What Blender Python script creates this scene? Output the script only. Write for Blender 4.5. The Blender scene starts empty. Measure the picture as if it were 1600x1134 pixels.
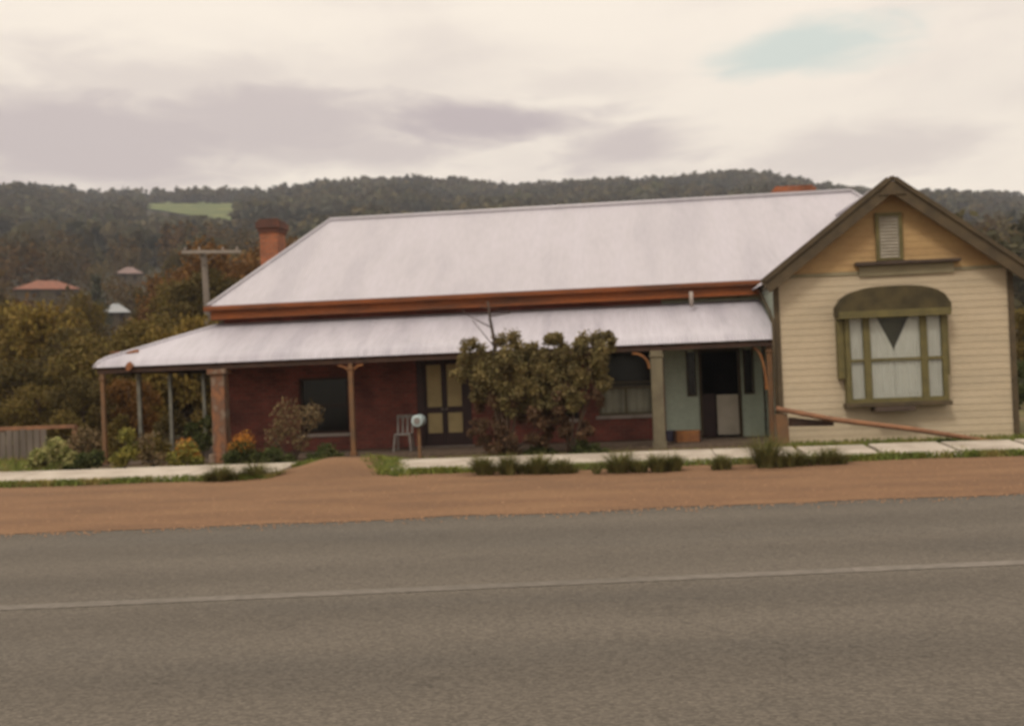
import bpy, math, random
import numpy as np
from mathutils import Vector, Matrix
R = math.radians
random.seed(7); rng = np.random.default_rng(11)
S = bpy.context.scene
COL = S.collection

# ------------------------------------------------------------------ camera
PH, TA, RO = R(5.5), R(0.64), R(2.3)
F = 1600.0
CAM = np.array([0, 0, 1.85])
_f = np.array([-math.sin(PH)*math.cos(TA), math.cos(PH)*math.cos(TA), math.sin(TA)])
_r0 = np.array([math.cos(PH), math.sin(PH), 0.0]); _u0 = np.cross(_r0, _f)
_u = _u0*math.cos(RO) + _r0*math.sin(RO); _r = _r0*math.cos(RO) - _u0*math.sin(RO)
cd = bpy.data.cameras.new('camera'); cam = bpy.data.objects.new('camera', cd); COL.objects.link(cam)
m = Matrix(((_r[0], _u[0], -_f[0], CAM[0]), (_r[1], _u[1], -_f[1], CAM[1]), (_r[2], _u[2], -_f[2], CAM[2]), (0, 0, 0, 1)))
cam.matrix_world = m
cd.sensor_width = 36; cd.lens = 36; cd.clip_end = 6000; cd.clip_start = 0.1
cd.dof.use_dof = True; cd.dof.focus_distance = 2.6; cd.dof.aperture_fstop = 3.9
S.camera = cam
S.render.resolution_x = 1024; S.render.resolution_y = 725

def ray(x, y): return _f + _r*(x-800)/F - _u*(y-567)/F
def atY(x, y, Y): d = ray(x, y); return CAM + d*(Y/d[1])
def proj(P):
    v = np.asarray(P, float) - CAM
    return 800 + F*(v@_r)/(v@_f), 567 - F*(v@_u)/(v@_f)

# ------------------------------------------------------------------ sky + sun
SUN_EL, SUN_ROT = R(48), R(205)      # rotation measured clockwise from +Y (sky texture)
w = bpy.data.worlds.new('World'); S.world = w; w.use_nodes = True
nt = w.node_tree; nt.nodes.clear(); N = nt.nodes.new; L = nt.links.new
out = N('ShaderNodeOutputWorld'); bg = N('ShaderNodeBackground'); L(bg.outputs[0], out.inputs[0])
sky = N('ShaderNodeTexSky'); sky.sky_type = 'NISHITA'; sky.sun_disc = False
sky.sun_elevation = SUN_EL; sky.sun_rotation = SUN_ROT; sky.dust_density = 4.0
tc = N('ShaderNodeTexCoord')
def math_n(op, a, b=None, c=None, clamp=False):
    n = N('ShaderNodeMath'); n.operation = op; n.use_clamp = clamp
    for i, v in enumerate((a, b, c)):
        if v is None: continue
        if isinstance(v, (int, float)): n.inputs[i].default_value = v
        else: L(v, n.inputs[i])
    return n.outputs[0]
def mixc(fac, a, b):
    n = N('ShaderNodeMix'); n.data_type = 'RGBA'
    for s, v in ((0, fac), (6, a), (7, b)):
        if isinstance(v, (int, float)): n.inputs[s].default_value = v
        elif isinstance(v, tuple): n.inputs[s].default_value = (*v, 1)
        else: L(v, n.inputs[s])
    return n.outputs[2]
sep = N('ShaderNodeSeparateXYZ'); L(tc.outputs['Generated'], sep.inputs[0])
mp = N('ShaderNodeMapping'); mp.inputs['Scale'].default_value = (1.0, 1.0, 3.2); L(tc.outputs['Generated'], mp.inputs[0])
def noise(scale, det, loc=None, dist=0.3):
    n = N('ShaderNodeTexNoise'); n.inputs['Scale'].default_value = scale; n.inputs['Detail'].default_value = det
    n.inputs['Distortion'].default_value = dist; L(mp.outputs[0], n.inputs['Vector']); return n.outputs[0]
def rampf(v, lo, hi):
    n = N('ShaderNodeMapRange'); n.interpolation_type = 'SMOOTHSTEP'
    n.inputs[1].default_value = lo; n.inputs[2].default_value = hi; L(v, n.inputs[0]); return n.outputs[0]
def bank(px, py, rx, ry):
    """a cloud bank hung in one part of the sky: 0..1 mask around a sky direction"""
    d = ray(px, py); d = d/np.linalg.norm(d)
    az0 = math.atan2(d[0], d[1]); el0 = math.asin(d[2])
    az = math_n('ARCTAN2', sep.outputs[0], sep.outputs[1]); el = math_n('ARCSINE', sep.outputs[2])
    a = math_n('DIVIDE', math_n('SUBTRACT', az, az0), rx/F); b = math_n('DIVIDE', math_n('SUBTRACT', el, el0), ry/F)
    q = math_n('SQRT', math_n('ADD', math_n('MULTIPLY', a, a), math_n('MULTIPLY', b, b)))
    q = math_n('ADD', q, math_n('ADD', math_n('MULTIPLY', math_n('SUBTRACT', noise(5.0, 6), 0.5), 2.0), math_n('MULTIPLY', math_n('SUBTRACT', noise(16.0, 6, dist=.8), 0.5), 0.9)))
    return math_n('SUBTRACT', 1.0, rampf(q, 0.25, 1.25))
n1 = noise(3.0, 6); n2 = noise(8.0, 5, dist=0.6)
grey = rampf(math_n('ADD', math_n('MULTIPLY', n1, 0.75), math_n('MULTIPLY', n2, 0.25)), 0.40, 0.66)
grey = math_n('MULTIPLY', grey, 0.34)
for (px, py, rx, ry, k) in ((150, 205, 330, 85, .85), (450, 190, 300, 80, .8), (760, 195, 260, 55, 1.0), (560, 235, 300, 36, .7),
                            (980, 235, 240, 52, .75), (250, 120, 330, 60, .45), (1330, 235, 260, 55, .5), (900, 130, 200, 50, .3)):
    grey = math_n('MAXIMUM', grey, math_n('MULTIPLY', bank(px, py, rx, ry), k))
cl = mixc(grey, (1.11, 0.99, 0.84), (0.58, 0.485, 0.485))
blue = bank(1235, 75, 165, 42)
cl = mixc(math_n('MULTIPLY', blue, 0.8), cl, (0.64, 0.76, 0.71))
# overcast cloud is brighter overhead than at the horizon
zen = math_n('ADD', 1.0, math_n('MULTIPLY', rampf(sep.outputs[2], 0.36, 1.0), 0.7))
vm = N('ShaderNodeVectorMath'); vm.operation = 'SCALE'; L(cl, vm.inputs[0]); L(zen, vm.inputs['Scale'])
sk = N('ShaderNodeVectorMath'); sk.operation = 'SCALE'; sk.inputs['Scale'].default_value = 0.06; L(sky.outputs[0], sk.inputs[0])
L(mixc(0.94, sk.outputs[0], vm.outputs[0]), bg.inputs[0]); bg.inputs[1].default_value = 1.0
sd = bpy.data.lights.new('sun', 'SUN'); sun = bpy.data.objects.new('sun', sd); COL.objects.link(sun)
sd.energy = 1.3; sd.angle = R(12); sd.color = (1.0, 0.93, 0.82)
sdir = Vector((math.sin(SUN_ROT)*math.cos(SUN_EL), math.cos(SUN_ROT)*math.cos(SUN_EL), math.sin(SUN_EL)))
sun.rotation_euler = sdir.to_track_quat('Z', 'Y').to_euler()
S.view_settings.view_transform = 'Standard'; S.view_settings.look = 'None'
S.view_settings.exposure = 0.1; S.view_settings.gamma = 1.0
S.render.engine = 'CYCLES'

# ------------------------------------------------------------------ materials
MATS = {}
def mat(name, c1, c2=None, c3=None, scale=3.0, stretch=(1, 1, 1), rough=0.85, metal=0.0, bump=0.0, bscale=40.0,
        fine=0.0, fscale=60.0, spec=0.3, transl=0.0, lo=0.35, hi=0.65, alpha=None, attr=False):
    if name in MATS: return MATS[name]
    M = bpy.data.materials.new(name); M.use_nodes = True; t = M.node_tree; t.nodes.clear()
    n, l = t.nodes.new, t.links.new
    o = n('ShaderNodeOutputMaterial'); b = n('ShaderNodeBsdfPrincipled')
    tcn = n('ShaderNodeTexCoord'); mpn = n('ShaderNodeMapping'); mpn.inputs['Scale'].default_value = stretch
    l(tcn.outputs['Object'], mpn.inputs[0])
    def nz(s, d=6.0):
        q = n('ShaderNodeTexNoise'); q.inputs['Scale'].default_value = s; q.inputs['Detail'].default_value = d
        l(mpn.outputs[0], q.inputs['Vector']); return q.outputs[0]
    r = n('ShaderNodeValToRGB'); l(nz(scale), r.inputs[0])
    c2 = c2 or tuple(v*0.85 for v in c1)
    e = r.color_ramp.elements; e[0].position = lo; e[0].color = (*c1, 1); e[1].position = hi; e[1].color = (*c2, 1)
    if c3: q = e.new((lo+hi)/2); q.color = (*c3, 1)
    col = r.outputs[0]
    if fine:
        mx = n('ShaderNodeMix'); mx.data_type = 'RGBA'; mx.blend_type = 'MULTIPLY'; mx.inputs[0].default_value = 1
        mr = n('ShaderNodeMapRange'); mr.inputs[1].default_value = 0.3; mr.inputs[2].default_value = 0.7
        mr.inputs[3].default_value = 1-fine; mr.inputs[4].default_value = 1+fine; l(nz(fscale, 3), mr.inputs[0])
        l(col, mx.inputs[6]); l(mr.outputs[0], mx.inputs[7]); col = mx.outputs[2]
    if attr:
        at_ = n('ShaderNodeAttribute'); at_.attribute_name = 'tint'
        mx = n('ShaderNodeMix'); mx.data_type = 'RGBA'; mx.blend_type = 'MULTIPLY'; mx.inputs[0].default_value = 1
        l(col, mx.inputs[6]); l(at_.outputs['Color'], mx.inputs[7]); col = mx.outputs[2]
    l(col, b.inputs['Base Color'])
    b.inputs['Roughness'].default_value = rough; b.inputs['Metallic'].default_value = metal
    b.inputs['Specular IOR Level'].default_value = spec
    if bump:
        bp = n('ShaderNodeBump'); bp.inputs['Strength'].default_value = bump; bp.inputs['Distance'].default_value = 0.02
        l(nz(bscale, 4), bp.inputs['Height']); l(bp.outputs[0], b.inputs['Normal'])
    if transl:
        tr = n('ShaderNodeBsdfTranslucent'); l(col, tr.inputs[0]); ms = n('ShaderNodeMixShader'); ms.inputs[0].default_value = transl
        l(b.outputs[0], ms.inputs[1]); l(tr.outputs[0], ms.inputs[2]); l(ms.outputs[0], o.inputs[0])
    else: l(b.outputs[0], o.inputs[0])
    MATS[name] = M; return M
def brick_mat(name, a, b2, mortar, axis='x'):
    M = bpy.data.materials.new(name); M.use_nodes = True; t = M.node_tree; n, l = t.nodes.new, t.links.new
    b = t.nodes['Principled BSDF']; tcn = n('ShaderNodeTexCoord'); s = n('ShaderNodeSeparateXYZ'); l(tcn.outputs['Object'], s.inputs[0])
    ad = n('ShaderNodeMath'); ad.operation = 'ADD'; l(s.outputs[0], ad.inputs[0]); l(s.outputs[1], ad.inputs[1])
    c = n('ShaderNodeCombineXYZ'); l(ad.outputs[0], c.inputs[0]); l(s.outputs[2], c.inputs[1])
    br = n('ShaderNodeTexBrick'); l(c.outputs[0], br.inputs['Vector'])
    br.inputs['Scale'].default_value = 1; br.inputs['Brick Width'].default_value = .24; br.inputs['Row Height'].default_value = .086
    br.inputs['Mortar Size'].default_value = .010; br.inputs['Mortar Smooth'].default_value = .3
    br.inputs['Color1'].default_value = (*a, 1); br.inputs['Color2'].default_value = (*b2, 1); br.inputs['Mortar'].default_value = (*mortar, 1)
    nz = n('ShaderNodeTexNoise'); nz.inputs['Scale'].default_value = 1.5; nz.inputs['Detail'].default_value = 6; l(tcn.outputs['Object'], nz.inputs['Vector'])
    mr = n('ShaderNodeMapRange'); mr.inputs[1].default_value = .3; mr.inputs[2].default_value = .7; mr.inputs[3].default_value = .6; mr.inputs[4].default_value = 1.25
    l(nz.outputs[0], mr.inputs[0]); mx = n('ShaderNodeMix'); mx.data_type = 'RGBA'; mx.blend_type = 'MULTIPLY'; mx.inputs[0].default_value = 1
    l(br.outputs[0], mx.inputs[6]); l(mr.outputs[0], mx.inputs[7]); l(mx.outputs[2], b.inputs['Base Color'])
    b.inputs['Roughness'].default_value = .9
    bp = n('ShaderNodeBump'); bp.inputs['Strength'].default_value = .5; bp.inputs['Distance'].default_value = .01; bp.invert = True
    l(br.outputs['Fac'], bp.inputs['Height']); l(bp.outputs[0], b.inputs['Normal']); MATS[name] = M; return M

IRON = mat('galvanised_iron', (.395, .372, .41), (.345, .325, .36), (.38, .358, .39), scale=0.7, stretch=(1.6, .35, .35), rough=.42, fine=.05, fscale=7, spec=.4)
IRON2 = mat('verandah_iron', (.42, .40, .445), (.34, .322, .365), (.40, .38, .42), scale=0.8, stretch=(2.2, .3, .3), rough=.38, fine=.08, fscale=6, spec=.4)
RUST = mat('rusted_iron', (.20, .075, .03), (.10, .045, .025), scale=8, rough=.95)
FASCIA = mat('red_brown_paint', (.20, .055, .012), (.085, .032, .014), scale=1.6, stretch=(.5, 1, 3), rough=.7, fine=.2, fscale=20)
BRICK = brick_mat('dark_red_brick', (.215, .052, .036), (.13, .036, .027), (.16, .08, .06))
BRICKO = brick_mat('orange_brick', (.30, .085, .03), (.20, .06, .025), (.2, .13, .09))
BRICKT = brick_mat('sooty_brick', (.13, .04, .02), (.08, .03, .02), (.08, .05, .04))
SOOT = mat('sooty_cap', (.13, .04, .022), (.07, .025, .018), scale=6)
PILLAR = mat('weathered_pillar', (.24, .105, .05), (.21, .16, .12), (.13, .07, .045), scale=3.5, stretch=(1.5, 1.5, .8), rough=.9, fine=.2)
POST = mat('brown_post_paint', (.17, .085, .038), (.115, .068, .038), scale=3, rough=.75, fine=.15)
POSTG = mat('grey_green_post_paint', (.16, .135, .085), (.115, .095, .062), scale=3, rough=.75, fine=.15)
POSTB = mat('blue_grey_post_paint', (.20, .19, .155), (.13, .125, .105), scale=4, rough=.75)
CREAM = mat('cream_weatherboard', (.445, .365, .26), (.395, .325, .23), (.43, .35, .245), scale=1.1, stretch=(.6, 1, 3), rough=.75, fine=.06, fscale=14)
OCHRE = mat('ochre_board', (.40, .265, .125), (.33, .21, .10), scale=1.2, stretch=(.6, 1, 2), rough=.8, fine=.08, fscale=14)
OLIVE = mat('olive_trim', (.125, .102, .036), (.088, .074, .028), scale=4, rough=.6, fine=.1)
OLIVED = mat('dark_olive_trim', (.085, .060, .032), (.055, .040, .023), scale=3, rough=.75, fine=.15)
OLIVEG = mat('green_grey_board', (.24, .205, .13), (.20, .17, .105), scale=2, rough=.8)
SHELF = mat('dark_brown_ledge', (.07, .048, .035), (.05, .035, .027), scale=4, rough=.8)
CONC = mat('pale_concrete', (.42, .37, .315), (.31, .265, .22), (.38, .33, .275), scale=1.5, rough=.9, fine=.1, fscale=25, bump=.2)
GREENW = mat('duck_egg_green_boards', (.46, .52, .43), (.38, .43, .35), scale=1.5, rough=.7, fine=.08, fscale=12)
CREAMD = mat('dim_cream_paint', (.46, .36, .18), (.37, .29, .14), scale=2.5, rough=.6)
DOORW = mat('dark_maroon_paint', (.045, .018, .016), (.03, .014, .013), scale=3, rough=.5)
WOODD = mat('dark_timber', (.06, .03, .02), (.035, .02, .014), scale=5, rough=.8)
SILL = mat('grey_sill', (.34, .29, .26), (.25, .21, .185), scale=5, rough=.8)
PALE = mat('pale_panel', (.48, .43, .36), (.40, .355, .29), scale=3, rough=.7)
CURT = mat('white_lace_curtain', (.90, .86, .85), (.80, .76, .74), scale=5, stretch=(6, 1, .6), rough=.95, transl=.2)
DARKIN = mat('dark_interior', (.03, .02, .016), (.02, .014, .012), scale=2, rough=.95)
RAILW = mat('weathered_brown_rail', (.26, .125, .065), (.17, .085, .05), scale=3, rough=.85, fine=.2)
GREYW = mat('silvered_timber', (.14, .115, .095), (.095, .078, .065), scale=4, stretch=(1, 1, .3), rough=.9)
ORANGE = mat('orange_timber', (.26, .11, .035), (.17, .07, .03), scale=4, rough=.8)
BLUEW = mat('pale_blue_enamel', (.38, .45, .46), (.30, .37, .38), scale=5, rough=.35)
WHITEW = mat('grey_white_paint', (.20, .18, .165), (.15, .132, .12), scale=5, rough=.7)
TILE = mat('terracotta_tile', (.22, .085, .05), (.155, .065, .04), scale=1, rough=.8, fine=.2, fscale=3)
BLUEIRON = mat('blue_grey_iron', (.26, .27, .28), (.20, .21, .22), scale=.5, rough=.5)
PINKIRON = mat('pinkish_iron', (.20, .13, .115), (.15, .10, .09), scale=.5, rough=.6)
WALLF = mat('far_house_wall', (.085, .065, .042), (.065, .05, .034), scale=.6)
BARK = mat('brown_bark', (.085, .055, .036), (.05, .033, .024), scale=6, stretch=(1, 1, .3), rough=.95)
TWIG = mat('dead_twig', (.07, .05, .038), (.045, .033, .026), scale=6)
def glass():
    M = bpy.data.materials.new('window_glass'); M.use_nodes = True; t = M.node_tree; n, l = t.nodes.new, t.links.new
    t.nodes.clear(); o = n('ShaderNodeOutputMaterial'); g = n('ShaderNodeBsdfGlossy'); g.inputs['Roughness'].default_value = .18
    g.inputs[0].default_value = (.9, .9, .9, 1)
    tr = n('ShaderNodeBsdfTransparent'); tr.inputs[0].default_value = (.93, .95, .93, 1); fr = n('ShaderNodeFresnel'); fr.inputs[0].default_value = 1.25
    ms = n('ShaderNodeMixShader'); l(fr.outputs[0], ms.inputs[0]); l(tr.outputs[0], ms.inputs[1]); l(g.outputs[0], ms.inputs[2]); l(ms.outputs[0], o.inputs[0])
    return M
GLASS = glass()
def leafm(name, a, b, c=None, scale=1.2, transl=.25): return mat(name, a, b, c, scale=scale, rough=.75, transl=transl, attr=True, spec=.15, lo=.38, hi=.62)
L_BUSH = leafm('bush_leaves', (.20, .155, .062), (.12, .095, .042), scale=2.5)
L_BRUSH = leafm('brown_lower_leaves', (.13, .075, .042), (.09, .055, .032), scale=3)
L_TUFT = leafm('dark_green_blades', (.10, .098, .034), (.16, .145, .05), scale=3)
L_GRASS = leafm('verge_grass', (.16, .17, .038), (.22, .18, .06), (.10, .13, .03), scale=1.2)
L_YEL = leafm('yellow_green_leaves', (.26, .22, .05), (.13, .13, .03), scale=4)
L_PALEY = leafm('pale_yellow_leaves', (.36, .33, .14), (.14, .15, .04), scale=5)
L_ORF = leafm('orange_blooms', (.50, .22, .03), (.38, .15, .03), scale=5)
L_DG = leafm('deep_green_leaves', (.05, .062, .02), (.085, .09, .03), scale=3)
L_TAN = leafm('dry_stems', (.20, .14, .07), (.12, .085, .045), scale=5)
L_T1 = leafm('olive_brown_leaves', (.15, .108, .028), (.085, .063, .02), scale=.5)
L_T2 = leafm('dark_brown_green_leaves', (.095, .070, .022), (.058, .045, .016), scale=.5)
L_T3 = leafm('mustard_leaves', (.20, .138, .030), (.12, .085, .026), scale=.6)
L_T4 = leafm('blue_green_leaves', (.095, .095, .060), (.06, .062, .042), scale=.4)
L_T5 = leafm('russet_leaves', (.165, .078, .022), (.10, .055, .018), scale=.5)
L_FAR = leafm('far_forest_leaves', (.080, .070, .030), (.050, .047, .030), (.070, .056, .024), scale=.012)
L_WOOD = leafm('valley_wood_leaves', (.098, .075, .025), (.058, .047, .019), (.092, .056, .019), scale=.03)

# ------------------------------------------------------------------ object helpers
class MB:
    def __init__(s): s.v = []; s.f = []; s.smooth = False
    def add(s, vs, fs):
        o = len(s.v); s.v += [tuple(map(float, p)) for p in vs]; s.f += [tuple(i+o for i in q) for q in fs]; return s
    def box(s, a, b):
        (x0, y0, z0), (x1, y1, z1) = a, b
        x0, x1 = sorted((x0, x1)); y0, y1 = sorted((y0, y1)); z0, z1 = sorted((z0, z1))
        return s.add([(x0, y0, z0), (x1, y0, z0), (x1, y1, z0), (x0, y1, z0), (x0, y0, z1), (x1, y0, z1), (x1, y1, z1), (x0, y1, z1)],
                     [(0, 3, 2, 1), (4, 5, 6, 7), (0, 1, 5, 4), (1, 2, 6, 5), (2, 3, 7, 6), (3, 0, 4, 7)])
    def beam(s, p, q, w, h, up=(0, 0, 1), taper=1.0):
        p, q = Vector(p), Vector(q); d = (q-p).normalized(); u = Vector(up)
        if abs(d.dot(u)) > .99: u = Vector((0, 1, 0))
        a = d.cross(u).normalized(); b = a.cross(d).normalized(); vs = []
        for c, k in ((p, 1), (q, taper)):
            for i, j in ((-1, -1), (1, -1), (1, 1), (-1, 1)): vs.append(c + a*i*w/2*k + b*j*h/2*k)
        return s.add(vs, [(0, 1, 2, 3), (7, 6, 5, 4), (0, 4, 5, 1), (1, 5, 6, 2), (2, 6, 7, 3), (3, 7, 4, 0)])
    def tube(s, pts, rad, n=8, cap=True):
        pts = [Vector(p) for p in pts]; rad = rad if hasattr(rad, '__len__') else [rad]*len(pts); vs = []; fs = []
        a = None
        for i, p in enumerate(pts):
            d = (pts[min(i+1, len(pts)-1)] - pts[max(i-1, 0)]).normalized()
            if a is None: a = d.orthogonal().normalized()
            else: a = (a - d*a.dot(d)).normalized()
            b = d.cross(a)
            for k in range(n):
                t = 2*math.pi*k/n; vs.append(p + (a*math.cos(t) + b*math.sin(t))*rad[i])
        for i in range(len(pts)-1):
            for k in range(n): fs.append((i*n+k, i*n+(k+1) % n, (i+1)*n+(k+1) % n, (i+1)*n+k))
        if cap: fs += [tuple(range(n))[::-1], tuple(range((len(pts)-1)*n, len(pts)*n))]
        return s.add(vs, fs)
    def prism(s, poly, y0, y1):     # poly of (x,z) extruded in y
        n = len(poly); vs = [(x, y0, z) for x, z in poly] + [(x, y1, z) for x, z in poly]
        return s.add(vs, [tuple(range(n)), tuple(range(n, 2*n))[::-1]] + [(i, i+n, (i+1) % n + n, (i+1) % n) for i in range(n)])
    def build(s, name, material, parent=None, origin=(0, 0, 0), smooth=False, bevel=0, tint=None):
        me = bpy.data.meshes.new(name); base = Vector(origin) if parent is None else Vector(parent['_o'])
        me.from_pydata([tuple(Vector(p)-base) for p in s.v], [], s.f); me.update()
        o = bpy.data.objects.new(name, me); COL.objects.link(o); o['_o'] = tuple(base)
        if parent is not None: o.parent = parent
        else: o.location = base
        me.materials.append(material)
        if smooth: me.shade_smooth()
        if bevel:
            bm = o.modifiers.new('bevel', 'BEVEL'); bm.width = bevel; bm.segments = 2; bm.limit_method = 'ANGLE'
        return o
def quads(name, V, material, tint=None, parent=None, origin=(0, 0, 0)):
    """V: (n,4,3) array of quads -> one mesh; tint (n,3) leaf colour variation"""
    n = len(V); base = np.array(parent['_o'] if parent is not None else origin, float)
    me = bpy.data.meshes.new(name); me.vertices.add(n*4); me.vertices.foreach_set('co', (V.reshape(-1, 3)-base).astype(np.float32).ravel())
    me.loops.add(n*4); me.loops.foreach_set('vertex_index', np.arange(n*4, dtype=np.int32))
    me.polygons.add(n); me.polygons.foreach_set('loop_start', np.arange(0, n*4, 4, dtype=np.int32)); me.polygons.foreach_set('loop_total', np.full(n, 4, np.int32))
    me.update(calc_edges=True); me.materials.append(material)
    if tint is None: tint = 1 + rng.uniform(-.3, .35, (n, 1))*np.ones((1, 3)) + rng.uniform(-.06, .06, (n, 3))
    ca = me.color_attributes.new('tint', 'FLOAT_COLOR', 'POINT')
    ca.data.foreach_set('color', np.concatenate([np.repeat(tint, 4, 0), np.ones((n*4, 1))], 1).astype(np.float32).ravel())
    o = bpy.data.objects.new(name, me); COL.objects.link(o); o['_o'] = tuple(base)
    if parent is not None: o.parent = parent
    else: o.location = tuple(base)
    return o
def leafquads(P, size, elong=1.6, nrm=None, flat=0.0):
    n = len(P); a = rng.normal(size=(n, 3))
    if nrm is not None: a[:] = a + 0*a
    a /= np.linalg.norm(a, axis=1)[:, None]; b = rng.normal(size=(n, 3)); b -= (b*a).sum(1)[:, None]*a; b /= np.linalg.norm(b, axis=1)[:, None]
    s = size*rng.uniform(.6, 1.35, (n, 1)); a = a*s*elong/2; b = b*s/2
    return np.stack([P-a, P-b*.9, P+a, P+b*.9], 1)
def lobes_points(lobes, n, shell=.55):
    """points in the outer part of several ellipsoid lobes"""
    lobes = np.array(lobes, float); vol = lobes[:, 3]*lobes[:, 4]*lobes[:, 5]; vol = vol**.67; k = rng.choice(len(lobes), n, p=vol/vol.sum())
    d = rng.normal(size=(n, 3)); d /= np.linalg.norm(d, axis=1)[:, None]; r = (shell + (1-shell)*rng.random((n, 1)))*(1+.12*rng.normal(size=(n, 1)))
    return lobes[k, :3] + d*r*lobes[k, 3:6]
def tag(o, label=None, cat=None, group=None, kind=None):
    if label: o['label'] = label
    if cat: o['category'] = cat
    if group: o['group'] = group
    if kind: o['kind'] = kind
    return o
def thing(name, label, cat, loc=(0, 0, 0), group=None):
    o = bpy.data.objects.new(name, None); COL.objects.link(o); o.location = loc; o['_o'] = tuple(map(float, loc)); o.empty_display_size = .2
    return tag(o, label, cat, group)

# ------------------------------------------------------------------ terrain height
SKY = [(-400, 300), (40, 301), (90, 306), (150, 313), (200, 310), (300, 308), (420, 306), (500, 296), (560, 291), (650, 288), (720, 292), (800, 299), (860, 297), (930, 292),
       (1000, 289), (1060, 286), (1130, 281), (1200, 280), (1260, 294), (1320, 305), (1400, 310), (1480, 313), (1560, 315), (2000, 322)]
def az_el(px, py):
    d = ray(px, py); return math.atan2(d[0], d[1]), d[2]/math.hypot(d[0], d[1])
_sk = np.array([az_el(p[0], p[1]+5) for p in SKY]); RIDGE = 950.0
def terr(x, y):
    x = np.asarray(x, float); y = np.asarray(y, float); r = np.hypot(x, y); az = np.arctan2(x, y)
    el = np.interp(az, _sk[:, 0], _sk[:, 1]); el = np.where(np.abs(az) > 1.2, .1, el)
    H = el*RIDGE + 1.85
    t = np.clip((r-70)/(RIDGE-70), 0, 1.25); s = np.where(t < 1, t**1.35*(1.22-.22*t), 1-.6*(t-1))
    b = (np.sin(az*23+r*.006)*np.sin(r*.013+1.3) + .6*np.sin(az*51-r*.011))*5*np.clip(t, 0, 1)*np.clip((1-t)*3, 0, 1)
    return np.clip(H*s + b, 0, None)*np.clip((r-70)/60, 0, 1)
def at_terr(px, py, h=0.0):
    d = ray(px, py); d = d/math.hypot(d[0], d[1])
    for r in np.arange(90, 1200, 1.5):
        P = CAM + d*r
        if P[2] <= terr(P[0], P[1]) + h: return P
    return CAM + d*900

GROUND = mat('earth_and_grass', (.13, .105, .04), (.17, .11, .055), (.085, .08, .03), scale=.35, rough=.95, fine=.25, fscale=5, bump=.3, bscale=8)
def grid_sheet(name, X, Y, Z, material, kind='structure'):
    ny, nx = X.shape; V = np.stack([X, Y, Z], -1).reshape(-1, 3); idx = np.arange(ny*nx).reshape(ny, nx)
    f = np.stack([idx[:-1, :-1], idx[:-1, 1:], idx[1:, 1:], idx[1:, :-1]], -1).reshape(-1, 4)
    me = bpy.data.meshes.new(name); me.from_pydata(V.tolist(), [], f.tolist()); me.update(); me.shade_smooth(); me.materials.append(material)
    o = bpy.data.objects.new(name, me); COL.objects.link(o); o['kind'] = kind; o['_o'] = (0., 0., 0.); return o
# ground: one sheet, finely divided near, out beyond the hills
az = np.linspace(-math.pi, math.pi, 241); rr = np.array([0, 4, 8, 14, 20, 26, 34, 44, 56, 70, 80, 95, 120, 160, 220, 320, 500, 800, 1300, 2600])
A, RR = np.meshgrid(az, rr); X, Y = RR*np.sin(A), RR*np.cos(A)
grid_sheet('ground', X, Y, np.where(RR < 81, -.004, -0.5) + 0*X, GROUND)
HILLM = mat('hillside_earth', (.055, .045, .025), (.08, .055, .03), (.045, .042, .025), scale=.02, rough=1, fine=.3, fscale=.3)
a2 = np.linspace(-1.15, 1.15, 260); r2 = np.concatenate([np.linspace(66, 300, 40), np.linspace(310, 1180, 70)])
A, RR = np.meshgrid(a2, r2); X, Y = RR*np.sin(A), RR*np.cos(A)
grid_sheet('hills', X, Y, terr(X, Y) - np.where(RR < 68, .2, .0), HILLM)

# paddock: the cleared green slope
def strip(pts): return pts
top = [(225, 322), (262, 318), (300, 317), (340, 319), (372, 321)]; bot = [(228, 330), (262, 334), (300, 341), (340, 347), (366, 347)]
Pt = [at_terr(*p) for p in top]; Pb = [at_terr(*p) for p in bot]
rows = []
for k in range(13):
    rows.append([tuple(Pb[i]*(1-k/12) + Pt[i]*(k/12)) for i in range(5)])
rows = np.array(rows); xi = np.linspace(0, 4, 25)
Xg = np.array([np.interp(xi, range(5), r[:, 0]) for r in rows]); Yg = np.array([np.interp(xi, range(5), r[:, 1]) for r in rows])
PADM = mat('paddock_grass', (.10, .125, .03), (.145, .15, .04), (.07, .09, .025), scale=.05, rough=1, fine=.1, fscale=.3)
grid_sheet('paddock', Xg, Yg, terr(Xg, Yg) + 1.6, PADM)

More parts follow.
